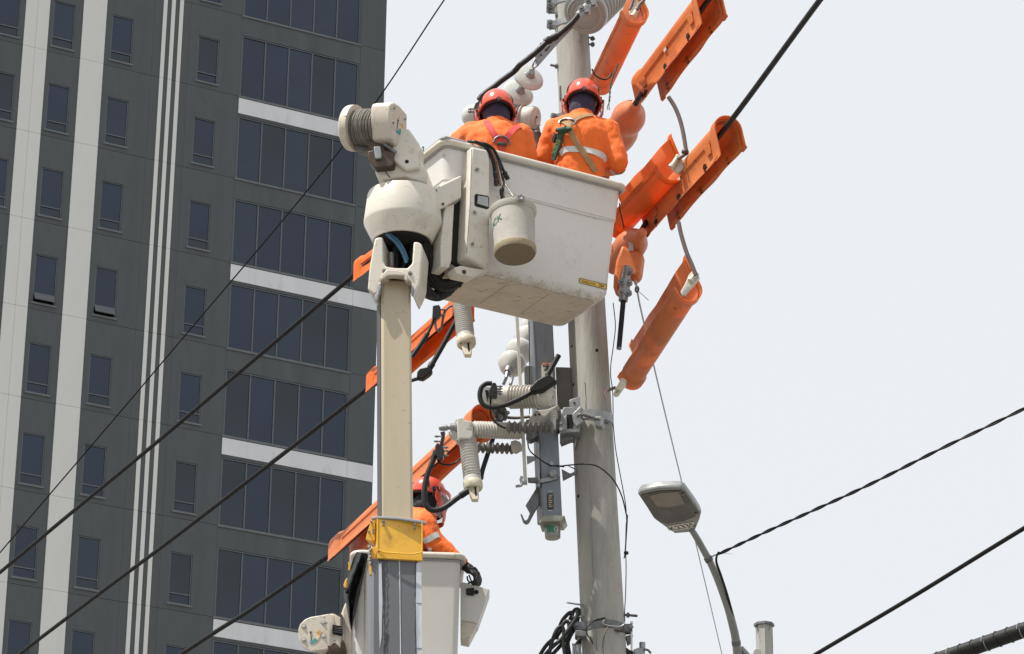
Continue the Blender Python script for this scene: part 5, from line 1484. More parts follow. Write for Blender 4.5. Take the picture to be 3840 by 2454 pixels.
line('messenger_wire', [q2 + (q2 - q0) * .6, q2, q0, q0.lerp(q1, .5) - V(0, 0, .02), q1, q1 + (q1 - q0) * .4], .0065, 'wire_black', 'thin black wire crossing the tower diagonally behind the winch', seg=6)
# brown jumpers with white clamps
j1 = thing('jumper_cable', 'brown jumper curving down from the upper right line cover to a white clamp', 'cable', P(*R1(1000, 1345), 17.4))
put('cable', G().tube(spline([R1(*q, 17.4) for q in ((845, 862), (900, 950), (945, 1060), (975, 1180), (1000, 1330))], 8), .0125, 10), 'cable_brown', j1)
put('grip_ring', G().ball(R1(993, 1352, 17.4), .022, nu=16, nv=10), 'rust', j1)
put('tail', G().tube([R1(985, 1375, 17.4), R1(930, 1412, 17.4)], .011, 10), 'cable_brown', j1)
def bclamp(poly, barrel, Y, label, bore=None):
    t = thing('jumper_clamp', label, 'clamp', P(*poly[0], Y), 'white plastic jumper clamps')
    put('jaw', G().prism(pix(poly, Y), V(.004, .03, 0)), 'bone_clamp', t, bevel=.005)
    put('barrel', G().lathe(P(*barrel[0], Y - .012), P(*barrel[1], Y - .012), [(0, .019), (.1, .021), (.12, .016), (.8, .016), (.82, .021), (1, .021)], 16), 'bone_clamp', t)
    if bore:
        put('jaw_slot', G().prism(pix(bore, Y - .0015), V(0, .001, 0)), 'grey_trim', t)
    return t
bclamp([R1(*q) for q in ((930, 1385), (960, 1400), (1005, 1450), (1000, 1480), (930, 1539), (870, 1500), (895, 1440))], (R1(935, 1390), R1(868, 1490)), 17.45, 'white jumper clamp at the mouth of the cover behind the bucket corner')
j2 = put('jumper_cable', G().tube(spline([R3(*q, 17.35) for q in ((648, 75), (665, 160), (690, 250), (720, 340), (755, 420), (790, 510))], 8), .0125, 10), 'cable_brown', label='brown jumper hanging from the large open-mouthed cover down to a white clamp', cat='cable')
bclamp([R3(*q) for q in ((760, 475), (812, 490), (820, 530), (770, 590), (700, 670), (672, 672), (662, 645), (700, 580), (730, 510))], (R3(790, 500), R3(745, 560)), 17.4, 'white jumper clamp in the mouth of the lowest right line cover', [R3(*q) for q in ((722, 600), (738, 605), (700, 655), (682, 650))])
bclamp([R3(*q) for q in ((180, 1362), (212, 1390), (205, 1420), (150, 1495), (125, 1505), (108, 1490), (120, 1460), (160, 1385))], (R3(195, 1375), R3(150, 1460)), 18.0, 'white jumper clamp at the bottom end of the lowest right line cover', [R3(*q) for q in ((150, 1435), (165, 1440), (135, 1490), (122, 1485))])
put('jumper_stub', G().tube([R3(120, 1440, 18.02), R3(70, 1458, 18.2)], .0105, 8), 'cable_brown', label='short brown jumper stub between the lowest clamp and the pole', cat='cable')
bclamp([R1(*q) for q in ((530, -20), (580, -20), (590, 100), (575, 140), (540, 170), (505, 140), (490, 105), (525, 60))], (R1(570, 85), R1(530, 150)), 17.4, 'white jumper clamp in the mouth of the cover beside the pole top')
put('jumper_cable', G().tube(spline([R1(*q, 17.3) for q in ((650, -60), (620, 10), (590, 40), (566, 88))], 6), .011, 10), 'cable_brown', label='short brown jumper entering the cover beside the pole top', cat='cable')
put('jumper_cable', G().tube(spline([R1(*q, 17.4) for q in ((540, -40), (522, 30), (500, 85))], 6), .008, 8), 'cable_brown', label='thin dark jumper left of the clamp beside the pole top', cat='cable')
# ropes
rp = thing('tie_rope', 'dark braided rope tied round the open cover beside the pole top, frayed end hanging', 'rope', P(*W4(1020, 640), 17.9))
put('loop', G().tube(spline([P(*W6(*q), 17.72) for q in ((832, 800), (860, 860), (920, 905), (990, 918), (1040, 880), (1060, 840))], 6), .0052, 8), 'black_rubber', rp)
pts = spline([P(*W6(*q), 17.7) for q in ((1125, 735), (1110, 800), (1070, 900), (1045, 1010), (1035, 1130), (1030, 1180))], 8)
for ph in (0, math.pi):
    put('strand', G().tube([p + V(.0035 * math.cos(i * .9 + ph), 0, .002 * math.sin(i * .9 + ph)) for i, p in enumerate(pts)], .003, 6), 'strap_green', rp)
for k_ in range(6):
    put('frayed_end', G().tube(spline([pts[-1], pts[-1] + V(random.uniform(-.01, .006), 0, -.02), pts[-1] + V(random.uniform(-.018, .008), 0, -.045 - random.uniform(0, .02))], 4), .0011, 4), 'strap_green', rp)
tl = thing('tag_line', 'thin grey rope with shackle running from the orange hood down behind the street lamp', 'rope', R3(300, 600, 18.0))
zs = [R3(285, 525, 18.0), R3(292, 560, 18.05), R3(308, 640, 18.2), R3(345, 830, 19.0), R3(510, 1539, 23.5), S2(678, 160, 29.0), S2(785, 625, 33), S2(1005, 1560, 40)]
put('rope', G().tube(spline(zs, 8), .0055, 6), 'cable_light', tl)
put('shackle', G().tube([R3(305 + 14 * math.cos(a), 628 + 24 * math.sin(a), 18.15) for a in [2 * math.pi * i / 14 for i in range(15)]], .005, 6, False), 'galv_dark', tl)
put('swivel', G().lathe(R3(290, 540, 18.0), R3(298, 590, 18.08), [(0, .006), (.3, .012), (.7, .012), (1, .006)], 10), 'bone_clamp', tl)
put('side_cord', G().tube([R3(325, 650, 18.1), R3(400, 718, 17.9)], .002, 5), 'cable_light', tl)
put('bucket_cord', G().tube(spline([R2(*q, 17.6) for q in ((188, 1060), (195, 1140), (215, 1220), (232, 1305))], 5), .004, 6), 'cable_grey', label='short dark cord hanging between the bucket corner and the orange hood', cat='cord')
put('helmet_cord', G().tube(spline([P(*W4(*q), 18.0) for q in ((900, 560), (925, 640), (940, 715))], 5), .004, 6), 'cable_grey', label='left one of two thin cords hanging beside the right lineman helmet', cat='cord', group='thin cords behind the right lineman')
put('helmet_cord', G().tube(spline([P(*W4(*q), 18.05) for q in ((940, 560), (955, 640), (955, 715))], 5), .004, 6), 'cable_grey', label='right one of two thin cords hanging beside the right lineman helmet', cat='cord', group='thin cords behind the right lineman')

# ================================================================== street lamp
YLP = 27.0
lamp = thing('street_lamp', 'grey street lamp numbered K2335 on a curved arm', 'street lamp', V(P(2770, 2454, YLP + .6).x, P(2770, 2454, YLP + .6).y, 0))
zl = P(*S2(570, 330), YLP).z
def LP(x, y, dz=0.0):
    q = S2(x, y)
    return PZ(*q, zl) + V(0, 0, dz)
und = [LP(*q) for q in ((312, 230), (330, 212), (480, 182), (670, 180), (700, 196), (790, 320), (830, 385), (815, 440), (785, 515), (740, 540), (612, 550), (560, 515), (450, 435), (380, 330))]
ctr_ = sum(und, Vector((0, 0, 0))) / len(und)
top = [ctr_ + (p - ctr_) * .93 + V(0, 0, .085) for p in und]
mid = [p + V(0, 0, .035) for p in und]
head = put('housing', G().rings([und, mid, top]), 'lamp_body', lamp, bevel=.012, sharp=35)
ln = [LP(*q, -.006) for q in ((330, 240), (350, 226), (480, 198), (662, 192), (690, 208), (812, 380), (790, 405), (690, 445), (560, 468), (490, 455), (440, 415))]
put('lens', G().prism(ln, V(0, 0, .008)), 'lamp_lens', lamp, bevel=.004)
put('reflector', G().prism([LP(*q, -.009) for q in ((405, 235), (480, 215), (645, 200), (695, 300), (560, 325), (470, 322))], V(0, 0, .004)), 'lamp_reflector', lamp)
put('lens_screw', G().ball(LP(680, 222, -.006), .016, nu=10, nv=6), 'bolt', lamp)
put('lens_screw', G().ball(LP(788, 382, -.006), .016, nu=10, nv=6), 'bolt', lamp)
npl = [LP(*q, -.005) for q in ((540, 488), (770, 450), (778, 478), (770, 498), (600, 526), (565, 520))]
plate_n = put('number_plate', G().prism(npl, V(0, 0, .003)), 'label_white', lamp)
na, nb_, ncn = LP(548, 510, -.007), LP(775, 470, -.007), LP(660, 490, -.007)
nx = (nb_ - na).normalized()
nyv = (LP(640, 470, -.007) - LP(650, 515, -.007))
nyv = (nyv - nx * nyv.dot(nx)).normalized()
hh = (LP(650, 462) - LP(656, 512)).length
tv_, tf_ = text('K2335', 1.0)
tw_ = max(p.x for p in tv_) - min(p.x for p in tv_)
th_ = max(p.y for p in tv_) - min(p.y for p in tv_)
kx_, ky_ = (LP(775, 470) - LP(545, 506)).length * .88 / tw_, hh * .60 / th_
g = G().add([ncn + nx * (p.x * kx_ + .012) - nyv * (hh * .06) + nyv * (p.y * ky_) for p in tv_], tf_)
put('lettering', g, 'print_black', plate_n, fix=False)
ap = [S2(*q, YLP + i * .09) for i, q in enumerate(((752, 520), (790, 580), (835, 660), (900, 780), (955, 900), (1005, 1030), (1050, 1160), (1085, 1290), (1110, 1400), (1128, 1545)))]
base_z = [ap[-1] + (ap[-1] - ap[-2]) * f for f in (1.0,)]
gx = V(base_z[0].x + .06, base_z[0].y + .05, 0)
rr_ = [.027, .028, .029, .031, .032, .033, .034, .035, .036, .037]
sp_ = spline(ap, 6)
put('arm', G().tube(sp_ + [base_z[0], base_z[0] + V(.05, .03, -1.5), V(gx.x + .1, gx.y + .1, 0)], [.027 + .011 * i / len(sp_) for i in range(len(sp_))] + [.045, .07, .09], 16), 'lamp_body', lamp)
for q, r_ in (((892, 775), .037), ((1115, 1470), .041)):
    c = S2(*q, YLP + .3 + (.5 if q[1] > 1000 else 0))
    i = min(range(len(sp_)), key=lambda j: abs((sp_[j] - c).z))
    dd = (sp_[min(i + 1, len(sp_) - 1)] - sp_[i - 1]).normalized()
    put('band', G().lathe(sp_[i] - dd * .018, sp_[i] + dd * .018, [(0, r_), (1, r_)], 18), 'galv_dark', lamp)
put('side_stub', G().lathe(S2(1150, 1490, YLP + .85), S2(1215, 1560, YLP + .85), [(0, .03), (1, .03)], 12), 'lamp_body', lamp)
put('tie', G().tube([S2(912, 745, YLP + .25), S2(935, 728, YLP + .23), S2(960, 722, YLP + .22)], .006, 6), 'galv', lamp)
put('tie_tail', G().tube([S2(990, 708, YLP + .2), S2(1040, 712, YLP + .18), S2(1085, 716, YLP + .15)], .003, 5), 'galv', lamp)
# twisted service cable
p0 = S2(965, 722, YLP + .22)
p1 = PZ(*S3(1901, 128), p0.z + .35)
p2 = PZ(*S3(1000, 570), p0.z + .05)
cv = spline([p0, PZ(*S3(420, 835), p0.z + .0), PZ(*S3(700, 708), p0.z + .02), p2, PZ(*S3(1450, 345), p0.z + .16), p1, p1 + (p1 - p2) * 1.6], 140)
tw = thing('twisted_cable', 'black twisted pair cable strung from the street lamp arm to the right edge', 'cable', p0)
for ph in (0, math.pi):
    acc, pts = 0.0, []
    for i, p in enumerate(cv):
        if i:
            acc += (p - cv[i - 1]).length
        a = acc * 2 * math.pi / (.42) + ph
        pts.append(p + (V(.80, .6, 0) * math.cos(a) * .25 + V(0, 0, 1) * math.sin(a)) * .0085)
    put('strand', G().tube(pts, .0078, 7), 'wire_black', tw)
for dx_ in (0, 10):
    put('tail', G().tube(spline([S2(975, 700, YLP + .2), S2(955 + dx_ * .3, 735, YLP + .2), S2(953 + dx_ * .5, 790, YLP + .22), S2(985 + dx_ * .8, 890, YLP + .3), S2(1030 + dx_ * .6, 1020, YLP + .4), S2(1065 + dx_ * .5, 1140, YLP + .5), S2(1098, 1270, YLP + .6)], 7), .008, 7), 'black_rubber', tw)
pl0 = P(*S3(705, 1539), 17.0)
pl1 = PZ(*S3(1901, 815), pl0.z + .05)
put('service_cable', G().tube(spline([pl0 + (pl0 - pl1) * .6, pl0, pl0.lerp(pl1, .5) - V(0, 0, .006), pl1, pl1 + (pl1 - pl0)], 10), .0115, 10), 'wire_black', label='single dark cable crossing the lower right corner above the thick bundle', cat='cable')
b0 = P(*S3(1400, 1575), 12.5)
b1 = PZ(*S3(1901, 1400), b0.z + .05)
bn = thing('cable_bundle', 'thick black wrapped cable bundle in the bottom right corner', 'cable', b0)
kx = mpp(b0)
ra_, rb_3 = 31 * kx, 31 * kx
d_ = (b1 - b0)
put('bundle', G().tube([b0 - d_ * .5, b0, b0 + d_ * .5, b1, b1 + d_ * 6], 29 * kx, 18), 'black_rubber', bn)
put('side_cable', G().tube([b0 - d_ * .5 + V(.012, 0, .018), b0 + V(.012, -.01, .018), b1 + V(.012, -.01, .018), b1 + d_ * 6 + V(.012, 0, .018)], 13 * kx, 12), 'cable_grey', bn)
s_, b_ = frame(d_)
for i in range(9):
    c = b0 + d_ * (.02 + i * .135)
    put('lashing', G().tube([c + (s_ * math.cos(a) + b_ * math.sin(a)) * 30.5 * kx + d_ * (.012 * a / 3) for a in [2 * math.pi * j / 20 for j in range(21)]], .0018, 5, False), 'cable_light' if i % 3 == 1 else 'black_plastic', bn)
# far post with a cap
pt = thing('steel_post', 'peeling white octagonal steel post with flat cap, right of the street lamp', 'post', V(P(*S2(1345, 1500), 45).x, 45, 0))
ptop = P(*S2(1345, 1310), 45)
k = mpp(ptop)
put('shaft', G().lathe(V(ptop.x, ptop.y, 0), ptop, [(0, 34 * k), (1, 32 * k)], 8), 'post_paint', pt, sharp=20)
put('cap', G().lathe(ptop - V(0, 0, .0), ptop + V(0, 0, .035), [(0, 39 * k), (1, 39 * k)], 8), 'galv_dark', pt, sharp=20)
put('junction_box', G().prism([P(*S2(*q), 44.7) for q in ((1258, 1545), (1262, 1500), (1290, 1488), (1318, 1500), (1318, 1545))], V(0, .2, 0)), 'post_paint', pt, bevel=.01)

# ================================================================== coil of cables at the pole foot
co = thing('cable_coil', 'coil of thick black cables hanging left of the pole foot', 'cables', P(*S1(420, 1539), YP - .1))
loops = [((300, 1560), (330, 1420), (380, 1290), (430, 1250), (455, 1300), (450, 1420), (470, 1560)),
         ((200, 1560), (280, 1440), (400, 1330), (440, 1240), (480, 1195), (510, 1230), (500, 1340), (430, 1440), (320, 1560)),
         ((380, 1380), (430, 1210), (500, 1120), (540, 1110), (545, 1180), (530, 1300), (500, 1420), (520, 1560)),
         ((520, 1180), (560, 1090), (600, 1070), (612, 1100), (600, 1190), (570, 1270), (520, 1360), (480, 1480), (500, 1570)),
         ((240, 1570), (330, 1470), (430, 1380), (520, 1260), (590, 1150), (598, 1080))]
for i, lp2 in enumerate(loops):
    put('cable', G().tube(spline([S1(*q, YP - .14 + .035 * (i % 4)) for q in lp2], 7), .0115, 10), 'cable_grey', co)
put('hanger', G().tube([S1(545, 1150, YP - .1), S1(645, 1150, YP - .1)], .006, 8), 'galv_dark', co)
tc = thing('thin_wires', 'bunch of thin black wires dropping left of the pole band', 'wires', S1(600, 1545, YP - .16))
for i in range(6):
    x = 570 + i * 13
    put('wire', G().tube(spline([S1(625 + i * 2, 1370, YP - .16), S1(x, 1440, YP - .16 + .01 * i), S1(x - 4, 1500, YP - .16), S1(x + 8, 1570, YP - .16)], 5), .0032, 6), 'black_rubber', tc)
bw = thing('band_wire', 'black wire looping off the front of the lower pole band', 'wire', S1(720, 1440, YP - .2))
put('wire', G().tube(spline([S1(*q, YP - .2) for q in ((760, 1430), (742, 1390), (705, 1340), (690, 1280), (715, 1240), (770, 1190), (830, 1172), (890, 1160))], 7), [.004] * 36 + [.007] * 14, 8), 'black_rubber', bw)
put('wire', G().tube(spline([S1(*q, YP - .17) for q in ((888, 1160), (865, 1215), (900, 1235), (960, 1245), (1040, 1250), (1080, 1230), (1092, 1205))], 7), .0035, 6), 'cable_light', bw)
put('wire', G().tube(spline([S1(*q, YP - .17) for q in ((915, 1258), (885, 1320), (868, 1400), (862, 1480), (870, 1570))], 7), .005, 6), 'cable_brown', bw)

# ================================================================== the linemen
from mathutils.bvhtree import BVHTree
tex = bpy.data.textures.new('folds', 'CLOUDS')
tex.noise_scale = 0.075
tex.noise_depth = 2
def blob(name, shapes, m, parent, voxel=.011, smooth=6, disp=0.0):
    """one continuous skin grown over overlapping shapes"""
    g = G()
    for s in shapes:
        s(g)
    ob = put(name, g, m, parent)
    r_ = ob.modifiers.new('skin', 'REMESH')
    r_.mode = 'VOXEL'
    r_.voxel_size = voxel
    r_.use_smooth_shade = True
    sm = ob.modifiers.new('smooth', 'SMOOTH')
    sm.factor = .5
    sm.iterations = smooth
    if disp:
        dm = ob.modifiers.new('folds', 'DISPLACE')
        dm.texture = tex
        dm.texture_coords = 'LOCAL'
        dm.strength = disp
        dm.mid_level = .5
        sm2 = ob.modifiers.new('smooth2', 'SMOOTH')
        sm2.iterations = 2
    return ob
def cap(A, B, ra, rb):
    return lambda g: g.capsule(A, B, ra, rb)
def ell(c, rx, ry, rz, X, Yv, Z):
    return lambda g: g.ball(c, X * rx, Yv * ry, Z * rz, 20, 14)
def loft(secs, X, Yv):
    """secs: (centre, rx, ry) along the trunk"""
    def f(g):
        g.rings([[c + X * (rx * math.cos(a)) + Yv * (ry * math.sin(a)) for a in [2 * math.pi * k / 28 for k in range(28)]] for c, rx, ry in secs])
    return f
def caster(ob):
    dg = bpy.context.evaluated_depsgraph_get()
    bvh = BVHTree.FromObject(ob, dg)
    off = ORG[ob.name]
    def f(px, py, lift_=0.0):
        d = ray(px, py).normalized()
        loc, n, i, dist = bvh.ray_cast(CAM - off, d)
        if loc is None:
            loc, n, i, dist = bvh.find_nearest(P(px, py, off.y) - off)
        return loc + off + n * lift_, n
    return f
def ribbon(name, fn, pts, w_, m, parent, lift_=.004, th=.003, n=6, wob=0):
    px = spline([V(q[0], q[1], 0) for q in pts], n)
    sm = [fn(p.x, p.y, lift_) for p in px]
    P3 = [s[0] for s in sm]
    for _ in range(2):
        P3 = [P3[0]] + [(P3[i - 1] + P3[i] * 2 + P3[i + 1]) / 4 for i in range(1, len(P3) - 1)] + [P3[-1]]
    rings = []
    for i, p in enumerate(P3):
        t = (P3[min(i + 1, len(P3) - 1)] - P3[max(i - 1, 0)]).normalized()
        nn = sm[i][1]
        nn = (nn + sm[max(i - 1, 0)][1] + sm[min(i + 1, len(sm) - 1)][1]).normalized()
        s = nn.cross(t).normalized() * (w_ / 2)
        nn = nn * th
        rings.append([p - s, p + s, p + s + nn, p - s + nn])
    return put(name, G().rings(rings), m, parent)
def helmet(parent, c, up, fwd, s=1.0, shield=True, visor_drop=.13):
    up = up.normalized()
    fwd = (fwd - up * fwd.dot(up)).normalized()
    rt = fwd.cross(up)
    a_, b_, h_ = .116 * s, .140 * s, .128 * s
    def pt(t, a, k_=1.0):
        rr_ = math.sin(t) ** .9 if t > 0 else 0
        rr_ = max(rr_, .002)
        rid = 1 + (.025 * math.exp(-((math.cos(a) / .16) ** 2)) if abs(math.cos(a)) < .5 else 0) * (1 - (t / 1.6) ** 4)
        back = max(0, -math.sin(a))
        z = h_ * math.cos(t) * rid - (.0 if t < 1.5 else 0) - .022 * s * max(0, math.sin(a)) * (t / 1.6) ** 6
        return c + rt * (math.cos(a) * rr_ * a_ * k_) + fwd * (math.sin(a) * rr_ * b_ * k_) + up * (z * k_)
    ts = [math.pi / 2 * 1.16 * i / 12 for i in range(13)]
    N = 44
    outer = [[pt(t, 2 * math.pi * k / N) for k in range(N)] for t in ts]
    rim = [[c + (p - c) * 1.0 + (p - c - up * (p - c).dot(up)).normalized() * o - up * d for p in outer[-1]] for o, d in ((.006, .002), (.012, .006), (.010, .011), (.0, .011))]
    inner = [[pt(t, 2 * math.pi * k / N, .965) for k in range(N)] for t in reversed(ts)]
    h = put('helmet', G().rings(outer + rim + inner), 'helmet_red', parent, sharp=50)
    # peak at the front
    pk = []
    for k in range(15):
        a = math.pi * (.18 + .64 * k / 14)
        q = c + rt * (math.cos(a) * a_ * 1.02) + fwd * (math.sin(a) * b_ * 1.02) - up * .022 * s
        q2 = c + rt * (math.cos(a) * a_ * 1.05) + fwd * (math.sin(a) * (b_ + .045 * s)) - up * .036 * s
        pk.append([q, q2, q2 + up * .005, q + up * .008])
    put('peak', G().rings(pk), 'helmet_red', h)
    # harness band and ratchet knob at the back
    bd = []
    for k in range(21):
        a = math.pi * (1.06 + .88 * k / 20)
        q = c + rt * (math.cos(a) * a_ * .90) + fwd * (math.sin(a) * b_ * .93) - up * .040 * s
        o = (q - c).normalized()
        bd.append([q - up * .016 - o * .002, q - up * .016 + o * .003, q + up * .014 + o * .003, q + up * .014 - o * .002])
    put('head_band', G().rings(bd), 'black_plastic', h)
    kb = c - fwd * (b_ * .93) - up * .042 * s
    kn = put('ratchet_knob', G().lathe(kb, kb - fwd * .016, [(0, .018), (.7, .018), (1, .015)], 5), 'black_plastic', h)
    # rubber strap over the shell that holds the shield
    st = []
    for k in range(19):
        a = math.pi * k / 18
        st.append(c + rt * (math.cos(a) * a_ * .945) - fwd * (.058 * s) + up * (math.sin(a) * h_ * .945 - .008))
    rings = []
    for i, p in enumerate(st):
        o = (p - c).normalized()
        rings.append([p - fwd * .006, p + fwd * .006, p + fwd * .006 + o * .003, p - fwd * .006 + o * .003])
    put('strap', G().rings(rings), 'black_plastic', h)
    for sg in (-1, 1):
        q = c + rt * (sg * a_ * 1.0) + fwd * .01 - up * .012 * s
        put('side_clip', G().lathe(q - rt * sg * .004, q + rt * sg * .020, [(0, .018), (.5, .018), (.6, .012), (1, .010)], 14), 'black_plastic', h)
        put('clip_plate', G().prism([q + fwd * x + up * z for x, z in ((-.03, .012), (.03, .02), (.03, -.01), (-.005, -.05), (-.02, -.045))], rt * (sg * .008)), 'black_plastic', h, bevel=.002)
    if shield:
        def sp(a, z, k_=1.0):
            return c + rt * (math.cos(a) * a_ * 1.10 * k_) + fwd * (.012 + math.sin(a) * (b_ * 1.06) * k_) - up * z
        rows = [(.0, 1.06), (.05, 1.07), (.10, 1.05), (visor_drop, 1.0)]
        aa = [math.pi * (.04 + .92 * k / 26) for k in range(27)]
        sh = put('face_shield', G().rings([[sp(a, z, k_) for a in aa] for z, k_ in rows], False, False), 'clear_visor', h, fix=False)
        # red frame: brow, cheek pieces and chin
        def strip(za, zb, a0, a1, th=.006):
            rg = []
            for k in range(25):
                a = a0 + (a1 - a0) * k / 24
                o = (sp(a, za) - c)
                o = (o - up * o.dot(up)).normalized() * th
                z0_ = za(a) if callable(za) else za
                z1_ = zb(a) if callable(zb) else zb
                k_ = 1.075
                rg.append([sp(a, z0_, k_), sp(a, z0_, k_) + o, sp(a, z1_, k_ * .99) + o, sp(a, z1_, k_ * .99)])
            return G().rings(rg)
        put('shield_brow', strip(-.012, .018, math.pi * .02, math.pi * .98) if False else strip(-.012 * s, .016 * s, math.pi * .02, math.pi * .98), 'helmet_red', h)
        for sg in (0, 1):
            a0, a1 = (math.pi * -.02, math.pi * .30) if sg == 0 else (math.pi * 1.02, math.pi * .70)
            f0 = lambda a, a0=a0, a1=a1: .01 + (visor_drop - .045) * ((a - a0) / (a1 - a0))
            f1 = lambda a, a0=a0, a1=a1: .055 + (visor_drop - .055) * ((a - a0) / (a1 - a0)) ** .7
            def strip2(th=.006):
                rg = []
                for k in range(15):
                    a = a0 + (a1 - a0) * k / 14
                    z0_, z1_ = f0(a), f1(a)
                    o = sp(a, z0_) - c
                    o = (o - up * o.dot(up)).normalized() * th
                    rg.append([sp(a, z0_, 1.075), sp(a, z0_, 1.075) + o, sp(a, z1_, 1.05) + o, sp(a, z1_, 1.05)])
                return G().rings(rg)
            put('shield_cheek', strip2(), 'helmet_red', h)
        rg = []
        for k in range(19):
            a = math.pi * (.27 + .46 * k / 18)
            o = sp(a, visor_drop) - c
            o = (o - up * o.dot(up)).normalized() * .007
            rg.append([sp(a, visor_drop - .03, 1.03), sp(a, visor_drop - .03, 1.03) + o, sp(a, visor_drop + .006, 1.0) + o, sp(a, visor_drop + .006, 1.0)])
        put('shield_chin', G().rings(rg), 'helmet_red', h)
    return h
def hand_shapes(wr, d, nrm, curl=.7, s=1.0, thumb=1):
    """palm, four unequal bent fingers and a thumb; d along the hand, nrm out of the back of the hand"""
    d = d.normalized()
    nrm = (nrm - d * nrm.dot(d)).normalized()
    sd = d.cross(nrm)
    out = [cap(wr, wr + d * .035 * s, .026 * s, .03 * s)]
    for i in range(4):
        o = sd * ((i - 1.5) * .019 * s)
        out.append(cap(wr + d * .03 * s + o * .6, wr + d * .085 * s + o, .016 * s, .0125 * s))
        p = wr + d * .088 * s + o
        dd = d
        for ln in [x * s * (.9, 1.0, .96, .78)[i] for x in (.040, .027, .021)]:
            dd = (Matrix.Rotation(-curl, 3, sd) @ dd).normalized()
            q = p + dd * ln
            out.append(cap(p, q, .0098 * s, .0088 * s))
            p = q
    p = wr + d * .03 * s + sd * (thumb * .028 * s)
    q = p + (d * .6 + sd * thumb * .75 - nrm * .3).normalized() * .04 * s
    r2 = q + (d * .95 + sd * thumb * .1 - nrm * .5).normalized() * .032 * s
    out += [cap(wr + d * .015 * s, p, .02 * s, .015 * s), cap(p, q, .014 * s, .011 * s), cap(q, r2, .0105 * s, .009 * s)]
    return out
def lineman(label, J, X, fwd, up_t, floor_z, hcfg, gl='glove_black', hands=(True, True), shirt_r=1.0):
    """J: joints in metres. Builds body, jacket, trousers, gaiter, gloves, helmet"""
    base = V(J['hip'].x, J['hip'].y, floor_z)
    t = thing('person', label, 'person', base, 'linemen at work')
    Yv = fwd
    hL, hR = J['hip'] - X * .09, J['hip'] + X * .09
    ft = J['feet']
    fL, fR = V(ft.x, ft.y, floor_z + .06) - X * .10, V(ft.x, ft.y, floor_z + .06) + X * .10
    kL, kR = hL.lerp(fL, .5) + fwd * .05 - X * .01, hR.lerp(fR, .5) + fwd * .05 + X * .01
    legs = [cap(hL, kL, .075, .055), cap(kL, fL, .052, .04), cap(hR, kR, .075, .055), cap(kR, fR, .052, .04), cap(fL - fwd * .02, fL + fwd * .13, .038, .034), cap(fR - fwd * .02, fR + fwd * .13, .038, .034)]
    head = J['head']
    up = hcfg['up'].normalized()
    hf = (hcfg['fwd'] - up * hcfg['fwd'].dot(up)).normalized()
    hr = hf.cross(up)
    q_ = hcfg.get('hs', 1.0)
    skull = [ell(head, .074 * q_, .092 * q_, .115 * q_, hr, hf, up), cap(J['neck'], head - up * .05, .052, .05), cap(head + (hf * .07 - up * .065) * q_, head + (hf * .055 - up * .085) * q_, .03 * q_, .028 * q_), cap(head + (hf * .085 - up * .015) * q_, head + (hf * .10 - up * .035) * q_, .012 * q_, .014 * q_)]
    skull += [ell(head + (hr * sg * .077 - up * .012) * q_, .012 * q_, .02, .03, hr, hf, up) for sg in (-1, 1)]
    core = [loft([(J['hip'] - up_t * .08, .10, .08), (J['hip'], .14, .10), (J['waist'], .125, .09), (J['chest'], .145, .10), (J['chest'].lerp(J['neck'], .6), .12, .07), (J['neck'], .06, .055)], X, Yv)]
    arms = []
    for sd in 'LR':
        S, E_, W_ = J['s' + sd], J['e' + sd], J['w' + sd]
        arms += [cap(J['chest'].lerp(J['neck'], .6), S, .06, .052), cap(S, E_, .047, .038), cap(E_, W_, .036, .026)]
        dh = J.get('h' + sd, (W_ - E_).normalized())
        arms += hand_shapes(W_, dh, J.get('n' + sd, V(0, 0, 1) + X * .01), J.get('curl', .5), .95, 1 if sd == 'L' else -1)
    body = blob('body', skull + core + arms + legs, 'skin', t, .010, 3)
    jk = [loft([(J['hip'] - up_t * .04, .16, .125), (J['waist'], .150 * shirt_r, .122), (J['waist'].lerp(J['chest'], .5), .162 * shirt_r, .13), (J['chest'], .180 * shirt_r, .132), (J['chest'].lerp(J['neck'], .55), .165 * shirt_r, .105), (J['chest'].lerp(J['neck'], .85), .105, .082), (J['neck'] - up_t * .015, .075, .068)], X, Yv)]
    for sd in 'LR':
        S, E_, W_ = J['s' + sd], J['e' + sd], J['w' + sd]
        jk += [cap(J['chest'].lerp(J['neck'], .62), S, .075, .073), cap(S, S.lerp(E_, .5), .076, .068), cap(S.lerp(E_, .5), E_, .068, .060), cap(E_, E_.lerp(W_, .85), .060, .046)]
    jacket = blob('jacket', jk, 'jacket', t, .0085, 6, .022)
    tr = [cap(hL, kL, .088, .068), cap(kL, fL, .064, .055), cap(hR, kR, .088, .068), cap(kR, fR, .064, .055), cap(hL, hR, .09, .09)]
    blob('trousers', tr, 'trousers', t, .014, 5, .01)
    ht = [ell(head + hf * hcfg.get('front', .01) - up * .012, .085 * hcfg.get('gs', 1), .112 * hcfg.get('gs', 1), .112 * hcfg.get('gs', 1), hr, hf, up), cap(J['neck'] + up_t * .005, head - up * .05 - hf * .012, .072, .08), cap(J['neck'] - up_t * .03, J['neck'] + up_t * .04, .070, .075)]
    blob('neck_gaiter', ht, hcfg.get('gaiter', 'gaiter'), t, .0085, 4, .014)
    blob('collar', [cap(J['neck'] - up_t * .03, J['neck'] - up_t * .004, .082, .074)], 'jacket', t, .008, 3, .006)
    for sd in 'LR':
        W_ = J['w' + sd]
        dh = J.get('h' + sd, (W_ - J['e' + sd]).normalized())
        hs_ = hand_shapes(W_, dh, J.get('n' + sd, V(0, 0, 1) + X * .01), J.get('curl', .5), 1.06, 1 if sd == 'L' else -1)
        blob('glove', hs_ + [cap(W_ - (W_ - J['e' + sd]).normalized() * .09, W_, .048, .032)], J.get('g' + sd, gl), t, .0055, 3)
